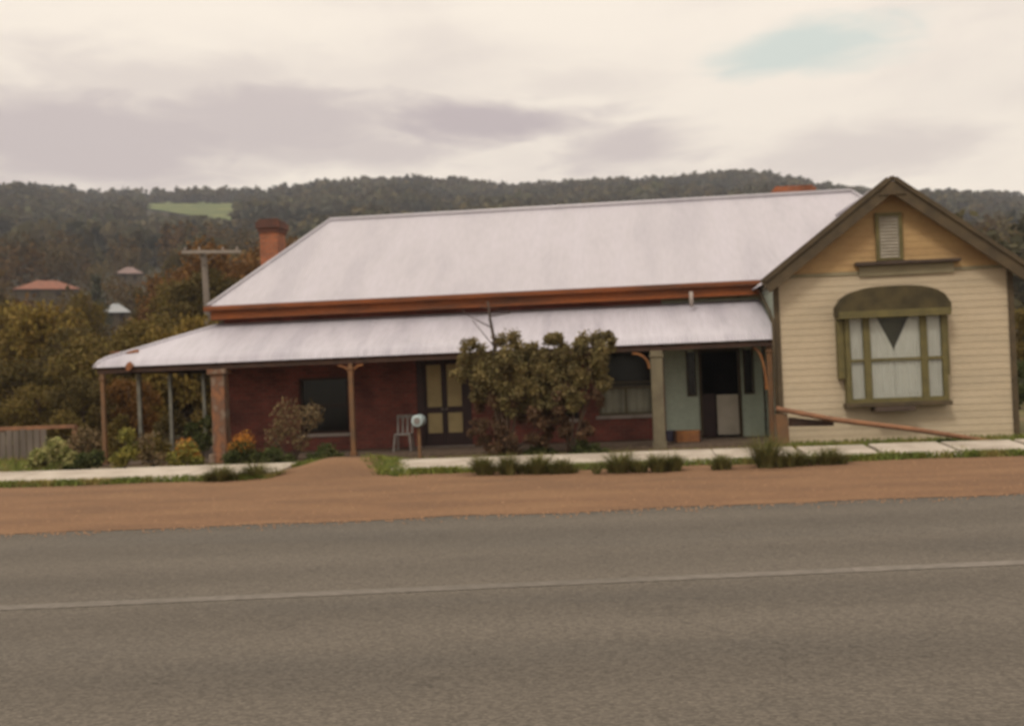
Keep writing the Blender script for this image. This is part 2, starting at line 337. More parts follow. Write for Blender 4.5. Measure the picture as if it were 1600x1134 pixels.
# ------------------------------------------------------------------ road, verge, footpath
def line(y0, slope, x): return y0 + slope*x
xs = np.linspace(-90, 90, 1441)
jit = np.cumsum(rng.normal(0, .012, len(xs))); jit -= np.interp(xs, xs[::40], jit[::40])
def sheet2(name, x, ya, yb, z, material, nrow=2, kind='structure', zf=None):
    t = np.linspace(0, 1, nrow)[:, None]; Yq = ya[None]*(1-t) + yb[None]*t; Xq = np.repeat(x[None], nrow, 0)
    return grid_sheet(name, Xq, Yq, (z + 0*Xq) if zf is None else zf(Xq, Yq), material, kind)
ASPH = mat('old_asphalt', (.106, .091, .074), (.088, .077, .064), (.098, .084, .068), scale=.35, stretch=(.35, 1.6, 1), rough=.9, fine=.22, fscale=70, bump=.35, bscale=120, spec=.25)
def asphalt_detail():
    t = ASPH.node_tree; n, l = t.nodes.new, t.links.new; b = t.nodes['Principled BSDF']; src = b.inputs['Base Color'].links[0].from_socket
    tc_ = n('ShaderNodeTexCoord'); mp_ = n('ShaderNodeMapping'); mp_.inputs['Rotation'].default_value = (0, 0, -math.atan(.11)); l(tc_.outputs['Object'], mp_.inputs[0])
    sp = n('ShaderNodeSeparateXYZ'); l(mp_.outputs[0], sp.inputs[0])
    wv = n('ShaderNodeMath'); wv.operation = 'SINE'; k = n('ShaderNodeMath'); k.operation = 'MULTIPLY_ADD'; l(sp.outputs[1], k.inputs[0]); k.inputs[1].default_value = 3.5; k.inputs[2].default_value = 1.0; l(k.outputs[0], wv.inputs[0])
    nz = n('ShaderNodeTexNoise'); nz.inputs['Scale'].default_value = .5; nz.inputs['Detail'].default_value = 5; m2 = n('ShaderNodeMapping'); m2.inputs['Scale'].default_value = (.3, 1, 1); l(mp_.outputs[0], m2.inputs[0]); l(m2.outputs[0], nz.inputs['Vector'])
    tr = n('ShaderNodeMath'); tr.operation = 'MULTIPLY'; l(wv.outputs[0], tr.inputs[0]); l(nz.outputs[0], tr.inputs[1])
    vo = n('ShaderNodeTexVoronoi'); vo.feature = 'DISTANCE_TO_EDGE'; vo.inputs['Scale'].default_value = .55
    dn = n('ShaderNodeTexNoise'); dn.inputs['Scale'].default_value = 2.2; dn.inputs['Detail'].default_value = 6; l(tc_.outputs['Object'], dn.inputs['Vector'])
    ad = n('ShaderNodeVectorMath'); ad.operation = 'ADD'; l(tc_.outputs['Object'], ad.inputs[0]); l(dn.outputs['Color'], ad.inputs[1]); l(ad.outputs[0], vo.inputs['Vector'])
    cr = n('ShaderNodeMapRange'); cr.inputs[1].default_value = 0; cr.inputs[2].default_value = .012; cr.inputs[3].default_value = .82; cr.inputs[4].default_value = 1; l(vo.outputs['Distance'], cr.inputs[0])
    ma = n('ShaderNodeMath'); ma.operation = 'MULTIPLY_ADD'; l(tr.outputs[0], ma.inputs[0]); ma.inputs[1].default_value = .16; ma.inputs[2].default_value = 1
    fc = n('ShaderNodeMath'); fc.operation = 'MULTIPLY'; l(ma.outputs[0], fc.inputs[0]); l(cr.outputs[0], fc.inputs[1])
    ch = n('ShaderNodeTexVoronoi'); ch.inputs['Scale'].default_value = 45; l(tc_.outputs['Object'], ch.inputs['Vector'])
    cm = n('ShaderNodeMapRange'); cm.inputs[3].default_value = .78; cm.inputs[4].default_value = 1.22; sx = n('ShaderNodeSeparateXYZ'); l(ch.outputs['Color'], sx.inputs[0]); l(sx.outputs[0], cm.inputs[0])
    f2 = n('ShaderNodeMath'); f2.operation = 'MULTIPLY'; l(fc.outputs[0], f2.inputs[0]); l(cm.outputs[0], f2.inputs[1])
    vm_ = n('ShaderNodeVectorMath'); vm_.operation = 'SCALE'; l(src, vm_.inputs[0]); l(f2.outputs[0], vm_.inputs['Scale']); l(vm_.outputs[0], b.inputs['Base Color'])
asphalt_detail()
GRAV = mat('brown_gravel', (.185, .104, .054), (.14, .078, .042), (.165, .09, .047), scale=.9, stretch=(.5, 1.4, 1), rough=1, fine=.28, fscale=38, bump=.5, bscale=60)
near = line(4.3, .11, xs); far = line(13.72, .095, xs)
sheet2('road', xs, near, far, .004, ASPH, 8)
sheet2('near_shoulder', xs, near-4, near+.06+jit*.6, .010, GRAV, 3)
vback = line(19.42, 0.0, xs) + .12*np.sin(xs*1.7) + jit*.5
sheet2('gravel_verge', xs, far-.12 + jit*1.2 + .05*np.sin(xs*2.3), vback, .010, GRAV, 10)
# worn centre line: paint sheet with wear from a mask
def wornpaint(name, col, lo, hi):
    M = bpy.data.materials.new(name); M.use_nodes = True; t = M.node_tree; n, l = t.nodes.new, t.links.new; b = t.nodes['Principled BSDF']
    tcn = n('ShaderNodeTexCoord'); mp_ = n('ShaderNodeMapping'); l(tcn.outputs['Object'], mp_.inputs[0]); mp_.inputs['Scale'].default_value = (.6, 1, 1)
    def q(s):
        z = n('ShaderNodeTexNoise'); z.inputs['Scale'].default_value = s; z.inputs['Detail'].default_value = 8; l(mp_.outputs[0], z.inputs['Vector']); return z.outputs[0]
    ad = n('ShaderNodeMath'); ad.operation = 'MULTIPLY_ADD'; l(q(14), ad.inputs[0]); ad.inputs[1].default_value = .6
    sc = n('ShaderNodeMath'); sc.operation = 'MULTIPLY'; l(q(.9), sc.inputs[0]); sc.inputs[1].default_value = .4; l(sc.outputs[0], ad.inputs[2])
    mr = n('ShaderNodeMapRange'); mr.inputs[1].default_value = lo; mr.inputs[2].default_value = hi; l(ad.outputs[0], mr.inputs[0])
    mx = n('ShaderNodeMix'); mx.data_type = 'RGBA'; l(mr.outputs[0], mx.inputs[0]); mx.inputs[6].default_value = (.096, .083, .067, 1); mx.inputs[7].default_value = (*col, 1)
    l(mx.outputs[2], b.inputs['Base Color']); b.inputs['Roughness'].default_value = .9; return M
PAINT = wornpaint('worn_white_paint', (.165, .142, .12), .40, .72)
PAINT2 = wornpaint('fresher_white_paint', (.185, .16, .136), .36, .68)
xc = np.linspace(-60, 2.05, 500); sheet2('centre_line_worn', xc, line(8.96, .119, xc), line(9.16, .119, xc), .008, PAINT, 2)
xc = np.linspace(2.054, 12, 90); sheet2('centre_line_repainted', xc, line(8.96, .119, xc), line(9.16, .119, xc), .008, PAINT2, 2)
# footpath slabs, tilted a little towards the house
PF, PBK = 19.62, 21.35
mb = MB(); x = -30.0
def mound(x, y):      # dirt ramp crossing the verge and path
    return .25*np.exp(-np.abs((x+5.55)/1.0)**2.6)*np.exp(-np.abs((y-21.0)/1.2)**2.4) + .05*np.exp(-((x+5.8)/1.4)**4)*np.exp(-((y-20.0)/1.15)**4)
edges = list(np.arange(-30.25, -6.5, 1.9)) ; edges = [e+(-6.75-edges[-1]) for e in edges]
runs = [(a, b, .02) for a, b in zip(edges[:-1], edges[1:])]
e2 = list(np.linspace(-4.55, 3.6, 6)); runs += [(a, b, .02) for a, b in zip(e2[:-1], e2[1:])]
e3 = np.arange(3.6, 40, 1.42); runs += [(a, b, .10) for a, b in zip(e3[:-1], e3[1:])]
for x, x1, g in runs:
    dz = random.uniform(-.008, .010); f = PF + random.uniform(-.03, .03)
    mb.add([(x+g, f, 0), (x1, f, 0), (x1, PBK, 0), (x+g, PBK, 0), (x+g, f, .055+dz), (x1, f, .055+dz), (x1, PBK, .155+dz), (x+g, PBK, .155+dz)],
           [(0, 3, 2, 1), (4, 5, 6, 7), (0, 1, 5, 4), (1, 2, 6, 5), (2, 3, 7, 6), (3, 0, 4, 7)])
o = mb.build('footpath', CONC, bevel=.008); o['kind'] = 'structure'
xm = np.linspace(-7.9, -3.4, 90); tt = np.linspace(0, 1, 40)
Xq, Tq = np.meshgrid(xm, tt); Yq = 18.3 + Tq*(23.2-18.3)
grid_sheet('dirt_ramp', Xq, Yq, mound(Xq, Yq) + .012*np.sin(Xq*5+Yq*3)*np.exp(-((Xq+5.6)/1.1)**2) - .006, GRAV)
YARD = mat('yard_soil', (.085, .06, .035), (.12, .085, .045), scale=1.2, rough=1, fine=.3, fscale=20, bump=.4)
sheet2('yard_soil', np.linspace(-24, 3.4, 60), np.full(60, PBK+.02), np.full(60, 23.95), .004, YARD, 3)

# grass strip in front of the path and behind it at the wing
def blades(n, xr, yf, h, w=.012, lean=.5, P=None):
    if P is None:
        x = rng.uniform(*xr, n); y = yf(x, n); P = np.stack([x, y, np.zeros(n)], 1)
    n = len(P); h = h*rng.uniform(.5, 1.3, n); d = rng.normal(size=(n, 2))*lean; top = P + np.stack([d[:, 0]*h, d[:, 1]*h, h], 1)
    s = np.stack([rng.normal(size=n), rng.normal(size=n)*.4, np.zeros(n)], 1); s /= np.linalg.norm(s, axis=1)[:, None]; s *= w
    mid = P*.45 + top*.55 + np.array([0, 0, 1])*(h*.08)[:, None]
    return np.concatenate([np.stack([P-s, P+s, mid+s*.8, mid-s*.8], 1), np.stack([mid-s*.8, mid+s*.8, top+s*.1, top-s*.1], 1)], 0)
def fr(x, n):
    return 19.50 + .10*np.sin(x*1.3) + rng.normal(0, .10, n)
q = []
x = rng.uniform(-24, 22, 42000); keep = ~((x > -6.6) & (x < -4.6)); dens = .35 + .65*(np.sin(x*.9)*np.sin(x*2.1+1) > -.35); keep &= rng.random(len(x)) < dens
x = x[keep]; y = fr(x, len(x)); q.append(blades(0, None, None, .115, .011, .6, np.stack([x, y, 0*x], 1)))
x = rng.uniform(3.4, 22, 34000); y = 21.45 + np.abs(rng.normal(0, 1.0, len(x))); y = np.minimum(y, 23.9); q.append(blades(0, None, None, .10, .010, .5, np.stack([x, y, 0*x], 1)))
x = np.repeat(np.arange(3.8, 24, 1.42), 120); x = x + rng.normal(0, .05, len(x)); y = rng.uniform(19.6, 21.4, len(x)); q.append(blades(0, None, None, .10, .010, .5, np.stack([x, y, 0*x+.02], 1)))
x = rng.normal(-4.45, .3, 1300); y = rng.uniform(19.5, 21.9, 1300) - (x+4.5)*1.2; q.append(blades(0, None, None, .09, .010, .5, np.stack([x, y, mound(x, y)], 1)))
x = rng.normal(-6.95, .3, 1500); y = rng.uniform(20.9, 22.1, 1500); q.append(blades(0, None, None, .09, .010, .5, np.stack([x, y, mound(x, y)], 1)))
x = rng.uniform(-24, -12.6, 9000); y = rng.uniform(21.5, 30, 9000); q.append(blades(0, None, None, .16, .012, .5, np.stack([x, y, 0*x], 1)))
x = rng.uniform(-12, 3.4, 9000); y = 21.5+np.abs(rng.normal(0, .45, 9000)); q.append(blades(0, None, None, .09, .012, .5, np.stack([x, y, 0*x], 1)))
tag(quads('verge_grass', np.concatenate(q), L_GRASS), 'short yellow green grass along both edges of the concrete footpath', 'grass', kind='stuff')
# loose stones on the verge
stn = MB()
for i in range(2600):
    x = random.uniform(-14, 12); yv = random.uniform(14.0+.095*x, 19.2) if i < 1500 else 13.65+.095*x-abs(random.gauss(0, .22)); s = random.uniform(.006, .02)
    stn.add([(x-s, yv, .008), (x, yv-s, .008), (x+s, yv, .008), (x, yv+s, .008), (x+s*.2, yv, .012+s*.8)], [(0, 1, 4), (1, 2, 4), (2, 3, 4), (3, 0, 4)])
o = stn.build('loose_gravel', mat('stone_bits', (.32, .19, .11), (.2, .11, .06), scale=20)); tag(o, 'loose brown stones scattered over the gravel verge', 'gravel', kind='stuff')

# ------------------------------------------------------------------ THE HOUSE
H = thing('house', 'long single storey dark brick house with pale iron roof, front verandah and cream gabled wing', 'house', (-2, 27, 0))
EZ, EY, RZ, RY = 3.96, 26.0, 6.75, 30.5          # eave and ridge of the main roof
XL, XR, RXL, RXR = -10.46, 9.25, -8.34, 7.15
WY = 26.4                                        # front brick wall plane
VX, VY, VZ, VT = -12.63, 24.0, 2.42, 3.50        # verandah roof corner, edge height, wall height
WX0, WX1, WXC, WYF = 3.83, 9.02, 6.42, 24.0      # wing walls and centre

def corr(mb, P, L_, nrm, trange, nrow=2, pitch=.076, amp=.010, seg=4):
    """corrugated sheet: P(u,t)->point, u metres along the eave, t 0..1 up; trange(u)->(t0,t1)"""
    nu = int(L_/pitch*seg); us = np.linspace(0, L_, nu+1); vs = []; fs = []
    for i, u in enumerate(us):
        t0, t1 = trange(u); a = amp*math.sin(2*math.pi*u/pitch)
        for k in range(nrow):
            t = t0 + (t1-t0)*k/(nrow-1); vs.append(Vector(P(u, t)) + Vector(nrm(t))*a)
    for i in range(nu):
        for k in range(nrow-1): fs.append((i*nrow+k, (i+1)*nrow+k, (i+1)*nrow+k+1, i*nrow+k+1))
    mb.add(vs, fs)
def lerp(a, b, t): return Vector(a)*(1-t) + Vector(b)*t
rf = MB()
SL = Vector((0, RY-EY, RZ-EZ)); nf = Vector((0, -SL.z, SL.y)).normalized()
hl, hr = RXL-XL, XR-RXR
corr(rf, lambda u, t: (XL+u, EY+t*4.5, EZ+t*(RZ-EZ)), XR-XL, lambda t: nf, lambda u: (0, max(.002, min(1, u/hl, (XR-XL-u)/hr))), 4)
nb = Vector((0, SL.z, SL.y)).normalized()
corr(rf, lambda u, t: (XL+u, RY+4.5-t*4.5, EZ+t*(RZ-EZ)), XR-XL, lambda t: nb, lambda u: (0, max(.002, min(1, u/hl, (XR-XL-u)/hr))), 2)
for X0, XX, sx in ((XL, RXL, -1), (XR, RXR, 1)):
    nn = Vector((sx*(RZ-EZ), 0, abs(XX-X0))).normalized()
    corr(rf, lambda u, t: (X0+(XX-X0)*t, EY+u, EZ+t*(RZ-EZ)), 9.0, lambda t: nn, lambda u: (0, max(.002, min(1, u/4.5, (9-u)/4.5))), 2)
rf.build('roof', IRON, H, smooth=True)
rc = MB(); rc.tube([(RXL, RY, RZ+.02), (RXR, RY, RZ+.02)], .07, 8)
rc.tube([(XL, EY, EZ+.02), (RXL, RY, RZ+.02)], .05, 8); rc.tube([(XR, EY, EZ+.02), (RXR, RY, RZ+.02)], .05, 8)
rc.tube([(XL, EY+9, EZ+.02), (RXL, RY, RZ+.02)], .05, 8)
rc.build('ridge_capping', IRON, H, smooth=True)
# gutter: quad profile tube along the front eave and the left end
gu = MB()
gu.box((XL-.02, EY-.10, EZ-.14), (3.92, EY+.02, EZ-.015)); gu.box((XL-.10, EY-.10, EZ-.14), (XL+.02, EY+9.1, EZ-.015))
gu.build('gutter', FASCIA, H, bevel=.03)
fs_ = MB(); fs_.box((XL+.05, EY+.025, EZ-.36), (3.82, EY+.06, EZ-.02)); fs_.box((XL+.05, EY+.065, EZ-.36), (XL+.085, EY+8.9, EZ-.02))
fs_.build('fascia', FASCIA, H)
so = MB(); so.box((XL+.09, EY+.065, EZ-.34), (3.80, WY+.02, EZ-.31)); so.box((XL+.09, WY+.02, EZ-.34), (-10.1, 34.9, EZ-.31)); so.build('soffit', FASCIA, H)

# brick walls with openings --------------------------------------------------
def wallholes(mb, x0, x1, z0, z1, holes, y, th):
    xs_ = sorted({x0, x1, *[h[0] for h in holes], *[h[1] for h in holes]}); zs = sorted({z0, z1, *[h[2] for h in holes], *[h[3] for h in holes]})
    for i in range(len(xs_)-1):
        run = None
        for j in range(len(zs)-1):
            cx, cz = (xs_[i]+xs_[i+1])/2, (zs[j]+zs[j+1])/2
            solid = not any(h[0] < cx < h[1] and h[2] < cz < h[3] for h in holes)
            if solid: run = (run[0], zs[j+1]) if run else (zs[j], zs[j+1])
            if (not solid or j == len(zs)-2) and run: mb.box((xs_[i], y, run[0]), (xs_[i+1], y+th, run[1])); run = None
def W(px, py=640): return float(atY(px, py, WY)[0])
def Z(px, py, Y=WY): return float(atY(px, py, Y)[2])
w1 = (W(468), W(545), Z(505, 677), Z(505, 590)); d1 = (W(652), W(737), .06, 2.42)
w2 = (W(840), W(905), Z(870, 655), 2.30); w3 = (W(936), W(1022), Z(980, 648), 2.35)
XG = W(1040)                                            # the green boarded end of the verandah begins here
wall = MB(); wallholes(wall, -10.2, XG, 0, 3.62, [w1, d1, w2, w3], WY, .24)
wall.box((-10.2, WY+.24, 0), (-9.96, 34.4, 3.62)); wall.box((-9.96, 34.16, 0), (9.0, 34.4, 3.62)); wall.build('brick_wall', BRICK, H)
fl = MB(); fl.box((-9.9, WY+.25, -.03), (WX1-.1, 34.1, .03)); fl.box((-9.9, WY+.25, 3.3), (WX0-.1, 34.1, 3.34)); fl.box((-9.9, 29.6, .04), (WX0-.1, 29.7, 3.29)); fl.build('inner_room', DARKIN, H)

def sash(px_w, name='window', lab=None, sill=True, curtain=None, inner=CREAMD):
    x0, x1, z0, z1 = px_w; y = WY+.08; t = .06
    fr_ = MB(); fr_.box((x0, y, z0), (x0+t, y+.1, z1)).box((x1-t, y, z0), (x1, y+.1, z1)).box((x0+t, y, z1-t), (x1-t, y+.1, z1)).box((x0+t, y, z0), (x1-t, y+.1, z0+t))
    zm = (z0+z1)/2; fr_.box((x0+t, y+.01, zm-.025), (x1-t, y+.08, zm+.025))
    o = fr_.build(name, inner, H)
    MB().box((x0+t, y+.045, z0+t), (x1-t, y+.05, z1-t)).build('pane', GLASS, o)
    if sill: MB().box((x0-.08, WY-.07, z0-.09), (x1+.08, WY+.07, z0)).build('sill', SILL, o, bevel=.01)
    if curtain:
        c = MB(); n = 40; vs = []; 
        for i in range(n+1):
            u = i/n; vs += [(x0+t+(x1-x0-2*t)*u, y+.14+.02*math.sin(u*40), curtain[0]), (x0+t+(x1-x0-2*t)*u, y+.14+.02*math.sin(u*40), curtain[1])]
        c.add(vs, [(2*i, 2*i+2, 2*i+3, 2*i+1) for i in range(n)]); c.build('curtain', curtain[2], o, smooth=True)
    return o
sash(w1, inner=WOODD); sash(w2, inner=WOODD)
zs_ = Z(980, 604)
sash(w3, inner=POSTG, curtain=(w3[2]+.06, zs_, PALE))
# raised panel band over the lower part of the third window
pb = MB(); pb.box((w3[0]+.02, WY-.02, zs_-.05), (w3[1]-.02, WY+.06, zs_+.02)); xm_ = (w3[0]+w3[1])/2
pb.box((xm_-.03, WY-.02, w3[2]+.0), (xm_+.03, WY+.06, zs_-.05)); pb.build('window_guard', POSTG, H)

# french doors
x0, x1, z0, z1 = d1; df = MB(); df.box((x0, WY+.02, z0), (x0+.19, WY+.16, z1)).box((x1-.19, WY+.02, z0), (x1, WY+.16, z1)).box((x0+.19, WY+.02, z1-.10), (x1-.19, WY+.16, z1))
df.build('door_frame', DOORW, H)
xc_ = (x0+x1)/2
for a, b in ((x0+.19, xc_-.005), (xc_+.005, x1-.19)):
    k = MB(); c0, c1 = a+.07, b-.07; zt0, zt1, zb0, zb1 = 1.08, z1-.24, .40, .92
    k.box((a, WY+.08, z0), (c0, WY+.13, z1-.105)).box((c1, WY+.08, z0), (b, WY+.13, z1-.105)); k.box((c0, WY+.08, z0), (c1, WY+.13, zb0)).box((c0, WY+.08, zb1), (c1, WY+.13, zt0)).box((c0, WY+.08, zt1), (c1, WY+.13, z1-.105))
    d = k.build('door', DOORW, H)
    MB().box((c0, WY+.095, zt0), (c1, WY+.115, zt1)).build('blind', CREAMD, d); MB().box((c0, WY+.095, zb0), (c1, WY+.115, zb1)).build('panel', CREAMD, d)
    MB().tube([(b-.05 if a < xc_-.3 else a+.05, WY+.06, 1.02), (b-.05 if a < xc_-.3 else a+.05, WY+.02, 1.02)], .025, 10).build('door_knob', SILL, d)
MB().box((x0-.05, WY-.18, 0.0), (x1+.05, WY+.02, .07)).build('doorstep', SILL, H, bevel=.01)

# green boarded end wall of the verandah, with a door, half door and side lights
def boards_x(mb, x0, x1, z0, z1, y, h=.16, holes=()):
    z = z0; i = 0
    while z < z1-1e-4:
        zt = min(z+h, z1); segs = [(x0, x1)]
        for (a, b, c, d) in holes:
            if c < (z+zt)/2 < d:
                ns = []
                for s, e in segs:
                    if b <= s or a >= e: ns.append((s, e)); continue
                    if a > s: ns.append((s, a))
                    if b < e: ns.append((b, e))
                segs = ns
        for s, e in segs:
            mb.add([(s, y-.016, z), (e, y-.016, z), (e, y-.006, zt), (s, y-.006, zt), (s, y+.05, z), (e, y+.05, z), (e, y+.05, zt), (s, y+.05, zt)],
                   [(0, 1, 2, 3), (4, 7, 6, 5), (0, 4, 5, 1), (3, 2, 6, 7), (0, 3, 7, 4), (1, 5, 6, 2)])
        z = zt
gd = (W(1094), W(1160), .06, 2.30); gl = (W(1077), W(1089), 1.15, 2.30); gr = (W(1166), W(1179), 1.15, 2.30)
gw = MB(); boards_x(gw, XG+.002, WX0-.003, 0.04, 3.55, WY+.08, .22, [gd, gl, gr]); gw.build('green_boarded_wall', GREENW, H)
k = MB(); 
for a, b in ((gd[0], gd[0]+.07), (gd[1]-.07, gd[1])): k.box((a, WY+.02, .06), (b, WY+.15, 2.30))
k.box((gd[0]+.07, WY+.02, 2.23), (gd[1]-.07, WY+.15, 2.30)); k.build('green_door_frame', OLIVED, H)
o = MB().box((W(1121), WY+.09, .10), (gd[1]-.08, WY+.13, 1.12)).build('half_door', PALE, H, bevel=.006)
MB().box((W(1121)+.08, WY+.075, .2), (gd[1]-.16, WY+.09, 1.0)).build('panel', PALE, o)
o = MB().box((gd[0]+.08, WY+.22, .06), (W(1119), WY+.26, 1.15)).build('inner_panel', DOORW, H)
for g in (gl, gr):
    q_ = MB().box((g[0]-.03, WY+.03, g[2]-.04), (g[1]+.03, WY+.06, g[2])).box((g[0]-.03, WY+.03, g[2]), (g[0], WY+.06, g[3])).box((g[1], WY+.03, g[2]), (g[1]+.03, WY+.06, g[3]))
    o = q_.build('side_light', OLIVED, H); MB().box((g[0], WY+.10, g[2]), (g[1], WY+.105, g[3])).build('pane', GLASS, o)
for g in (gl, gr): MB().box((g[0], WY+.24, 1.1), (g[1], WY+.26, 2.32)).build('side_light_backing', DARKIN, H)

# verandah -------------------------------------------------------------------
D = WY-VY
def vprof(t):       # t 0 at lower edge .. 1 at the wall: bullnosed lower edge
    if t < .16:
        a = t/.16*R(62); r = .42; y = VY + r*(1-math.cos(a))*.55 + (t/.16)*.12; z = VZ - .0 + r*math.sin(a)*.62
        return y, z
    y0, z0 = VY + .42*(1-math.cos(R(62)))*.55 + .12, VZ + .42*math.sin(R(62))*.62
    s = (t-.16)/.84; return y0 + (WY-y0)*s, z0 + (VT-z0)*s
def vn(t):
    a, b = vprof(max(0, t-.02)), vprof(min(1, t+.02)); return Vector((0, -(b[1]-a[1]), b[0]-a[0])).normalized()
vr = MB(); VL = 3.80-VX
def tr_(u):
    # the hip: at distance u from the corner the sheet reaches depth u
    if u >= D: return (0, 1)
    lo, hi = 0, 1
    for _ in range(25):
        mi = (lo+hi)/2
        if vprof(mi)[0]-VY < u*.97+.03: lo = mi
        else: hi = mi
    return (0, max(lo, .02))
corr(vr, lambda u, t: (VX+u, *vprof(t)), VL, vn, tr_, 12, amp=.011)
# side slope (towards the left)
corr(vr, lambda u, t: (VX+(vprof(t)[0]-VY), VY+u, vprof(t)[1]), 34.4-VY, lambda t: Vector((vn(t).y, 0, vn(t).z)), tr_, 10, amp=.011)
vr.build('verandah_roof', IRON2, H, smooth=True)
hp = MB(); hp.tube([(VX+.02+(vprof(t)[0]-VY), VY+.02+(vprof(t)[0]-VY), vprof(t)[1]+.015) for t in np.linspace(0, 1, 14)], .045, 8); hp.build('verandah_hip_cap', IRON2, H, smooth=True)
# rust holes near the left corner
for (px, py, sx_, sy_) in ((208, 550, .18, .085), (202, 574, .10, .07), (180, 551, .14, .03)):
    bestt = min(np.linspace(0, .9, 200), key=lambda t: abs(proj((atY(px, py, vprof(t)[0])[0], *vprof(t)))[1]-py))
    Y_, Z_ = vprof(bestt); n_ = vn(bestt); X_ = atY(px, py, Y_)[0]; tv = Vector((0, n_.z, -n_.y)); pts = []
    c = Vector((X_, Y_, Z_)) + n_*.018
    ring = [c + Vector((1, 0, 0))*math.cos(a)*sx_*random.uniform(.7, 1.2) + tv*math.sin(a)*sy_*1.6*random.uniform(.7, 1.2) for a in np.linspace(0, 2*math.pi, 15)[:-1]]
    MB().add([c+n_*.012]+ring+[p - n_*.02 for p in ring], [(0, 1+i, 1+(i+1) % 14) for i in range(14)]+[(1+i, 15+i, 15+(i+1) % 14, 1+(i+1) % 14) for i in range(14)]).build('rust_patch', RUST, H)
vb = MB(); vb.box((VX+.06, VY+.07, VZ-.15), (3.78, VY+.14, VZ-.02)); vb.box((VX+.06, VY+.14, VZ-.15), (VX+.13, 34.3, VZ-.02)); vb.build('verandah_beam', WOODD, H)
rt = MB()
for x in np.arange(VX+3.0, 3.7, .9): rt.beam((x, VY+.14, VZ-.06), (x, WY-.02, VT-.10), .05, .10)
rt.box((-10.2, WY-.06, VT-.22), (3.78, WY-.005, VT-.06)); rt.build('rafters', WOODD, H)
vf = MB(); vf.box((VX+.05, VY+.02, 0), (WX0-.01, WY-.005, .05)); vf.box((VX+.05, WY-.005, 0), (-10.21, 34.3, .05)); vf.build('verandah_floor', mat('floor_boards', (.12, .085, .06), (.08, .055, .04), scale=3, stretch=(4, .4, 1)), H)
def vpost(x, y, mtl, w_=.10, x_top=None, zt=VZ-.155, e=.3):
    o = MB().beam((x, y, 0), (x if x_top is None else x_top, y, zt), w_, w_).build('verandah_post', mtl, H, bevel=.008)
    q = w_/2 + min(w_*.3, .03); MB().box((x-q, y-q, zt-.14), (x+q, y+q, zt-.10)).build('capital', mtl, o, bevel=.006)
    q = w_/2 + min(w_*.25, .02); MB().box((x-q, y-q, .0), (x+q, y+q, .16)).build('plinth', mtl, o, bevel=.006)
    return o
def bracket(post, x, y, side, mtl, s=.42, zt=VZ-.16, h=None):
    h = h or s; pts = [(x+side*(s-s*math.cos(a)), zt-h+h*math.sin(a)) for a in np.linspace(0, math.pi/2, 10)]
    th = .06; inn = [(px_+side*th, pz-th*.2) for px_, pz in pts]
    vs = []; fs = []
    for k in range(10):      # thin curved brace
        a, b = pts[k], inn[k]
        b = (a[0]-side*th*math.cos(math.pi/2*k/9)*-.0 + side*th*(1-k/12), a[1]-th*(k/9))
        for yy in (y-.02, y+.02): vs += [(a[0], yy, a[1]), (b[0], yy, b[1])]
    for k in range(9):
        o = k*4; fs += [(o, o+1, o+5, o+4), (o+2, o+6, o+7, o+3), (o, o+4, o+6, o+2), (o+1, o+3, o+7, o+5)]
    fs += [(0, 2, 3, 1), (36, 37, 39, 38)]
    MB().add(vs, fs).build('bracket', mtl, post)
P_ = vpost(-12.45, 24.12, POST); vpost(-12.45, 26.07, POSTB); vpost(-12.45, 28.0, POSTB); vpost(-12.45, 30.4, POSTB)
P_ = vpost(-6.22, 24.12, POST, .11); bracket(P_, -6.22, 24.12, 1, ORANGE, .3); bracket(P_, -6.22, 24.12, -1, ORANGE, .3)
P_ = vpost(-2.48, 24.12, POST, .11)
P_ = vpost(1.06, 24.12, POSTG, .28); bracket(P_, .92, 24.12, -1, ORANGE, .4)
P_ = vpost(3.66, 24.20, POST, .12); bracket(P_, 3.60, 24.20, -1, ORANGE, .28, h=1.0)
pl = MB(); pl.box((-9.66, 23.98, 0), (-9.32, 24.32, 2.26)); o = pl.build('pillar', PILLAR, H, bevel=.02); MB().box((-9.72, 23.92, 2.14), (-9.26, 24.38, 2.262)).build('pillar_cap', PILLAR, o, bevel=.015)
MB().box((-9.74, 23.90, 0), (-9.24, 24.40, .22)).build('pillar_base', PILLAR, o, bevel=.02)

# chimneys
def chimney(x, y, z0, z1, w_, d_, mb_mat, cap, lab):
    o = MB().box((x-w_/2, y-d_/2, z0), (x+w_/2, y+d_/2, z1-.42)).build('chimney', mb_mat, H); o['label'] = lab
    MB().box((x-w_/2-.05, y-d_/2-.05, z1-.42), (x+w_/2+.05, y+d_/2+.05, z1-.30)).box((x-w_/2-.10, y-d_/2-.10, z1-.30), (x+w_/2+.10, y+d_/2+.10, z1-.08)).box((x-w_/2-.03, y-d_/2-.03, z1-.08), (x+w_/2+.03, y+d_/2+.03, z1)).build('chimney_top', cap, o, bevel=.01)
    return o
c = atY(425, 345, 32.0); chimney(float(c[0]), 32.0, 3.9, float(c[2]), .58, .8, BRICKO, BRICKT, 'tall orange brick chimney with a sooty top at the left end')
c = atY(1238, 293, 33.0); chimney(float(c[0]), 33.0, 3.9, float(c[2]), 1.1, .6, BRICKO, BRICKO, 'low wide orange brick chimney behind the right end of the ridge')

# gabled wing ----------------------------------------------------------------
WEZ, WRZ = 3.80, 5.86; HW = 2.72; WTOP = 3.80
ww = MB(); boards_x(ww, WX0, WX1, .0, WTOP, WYF+.03, .155); ww.build('weatherboard_wall', CREAM, H)
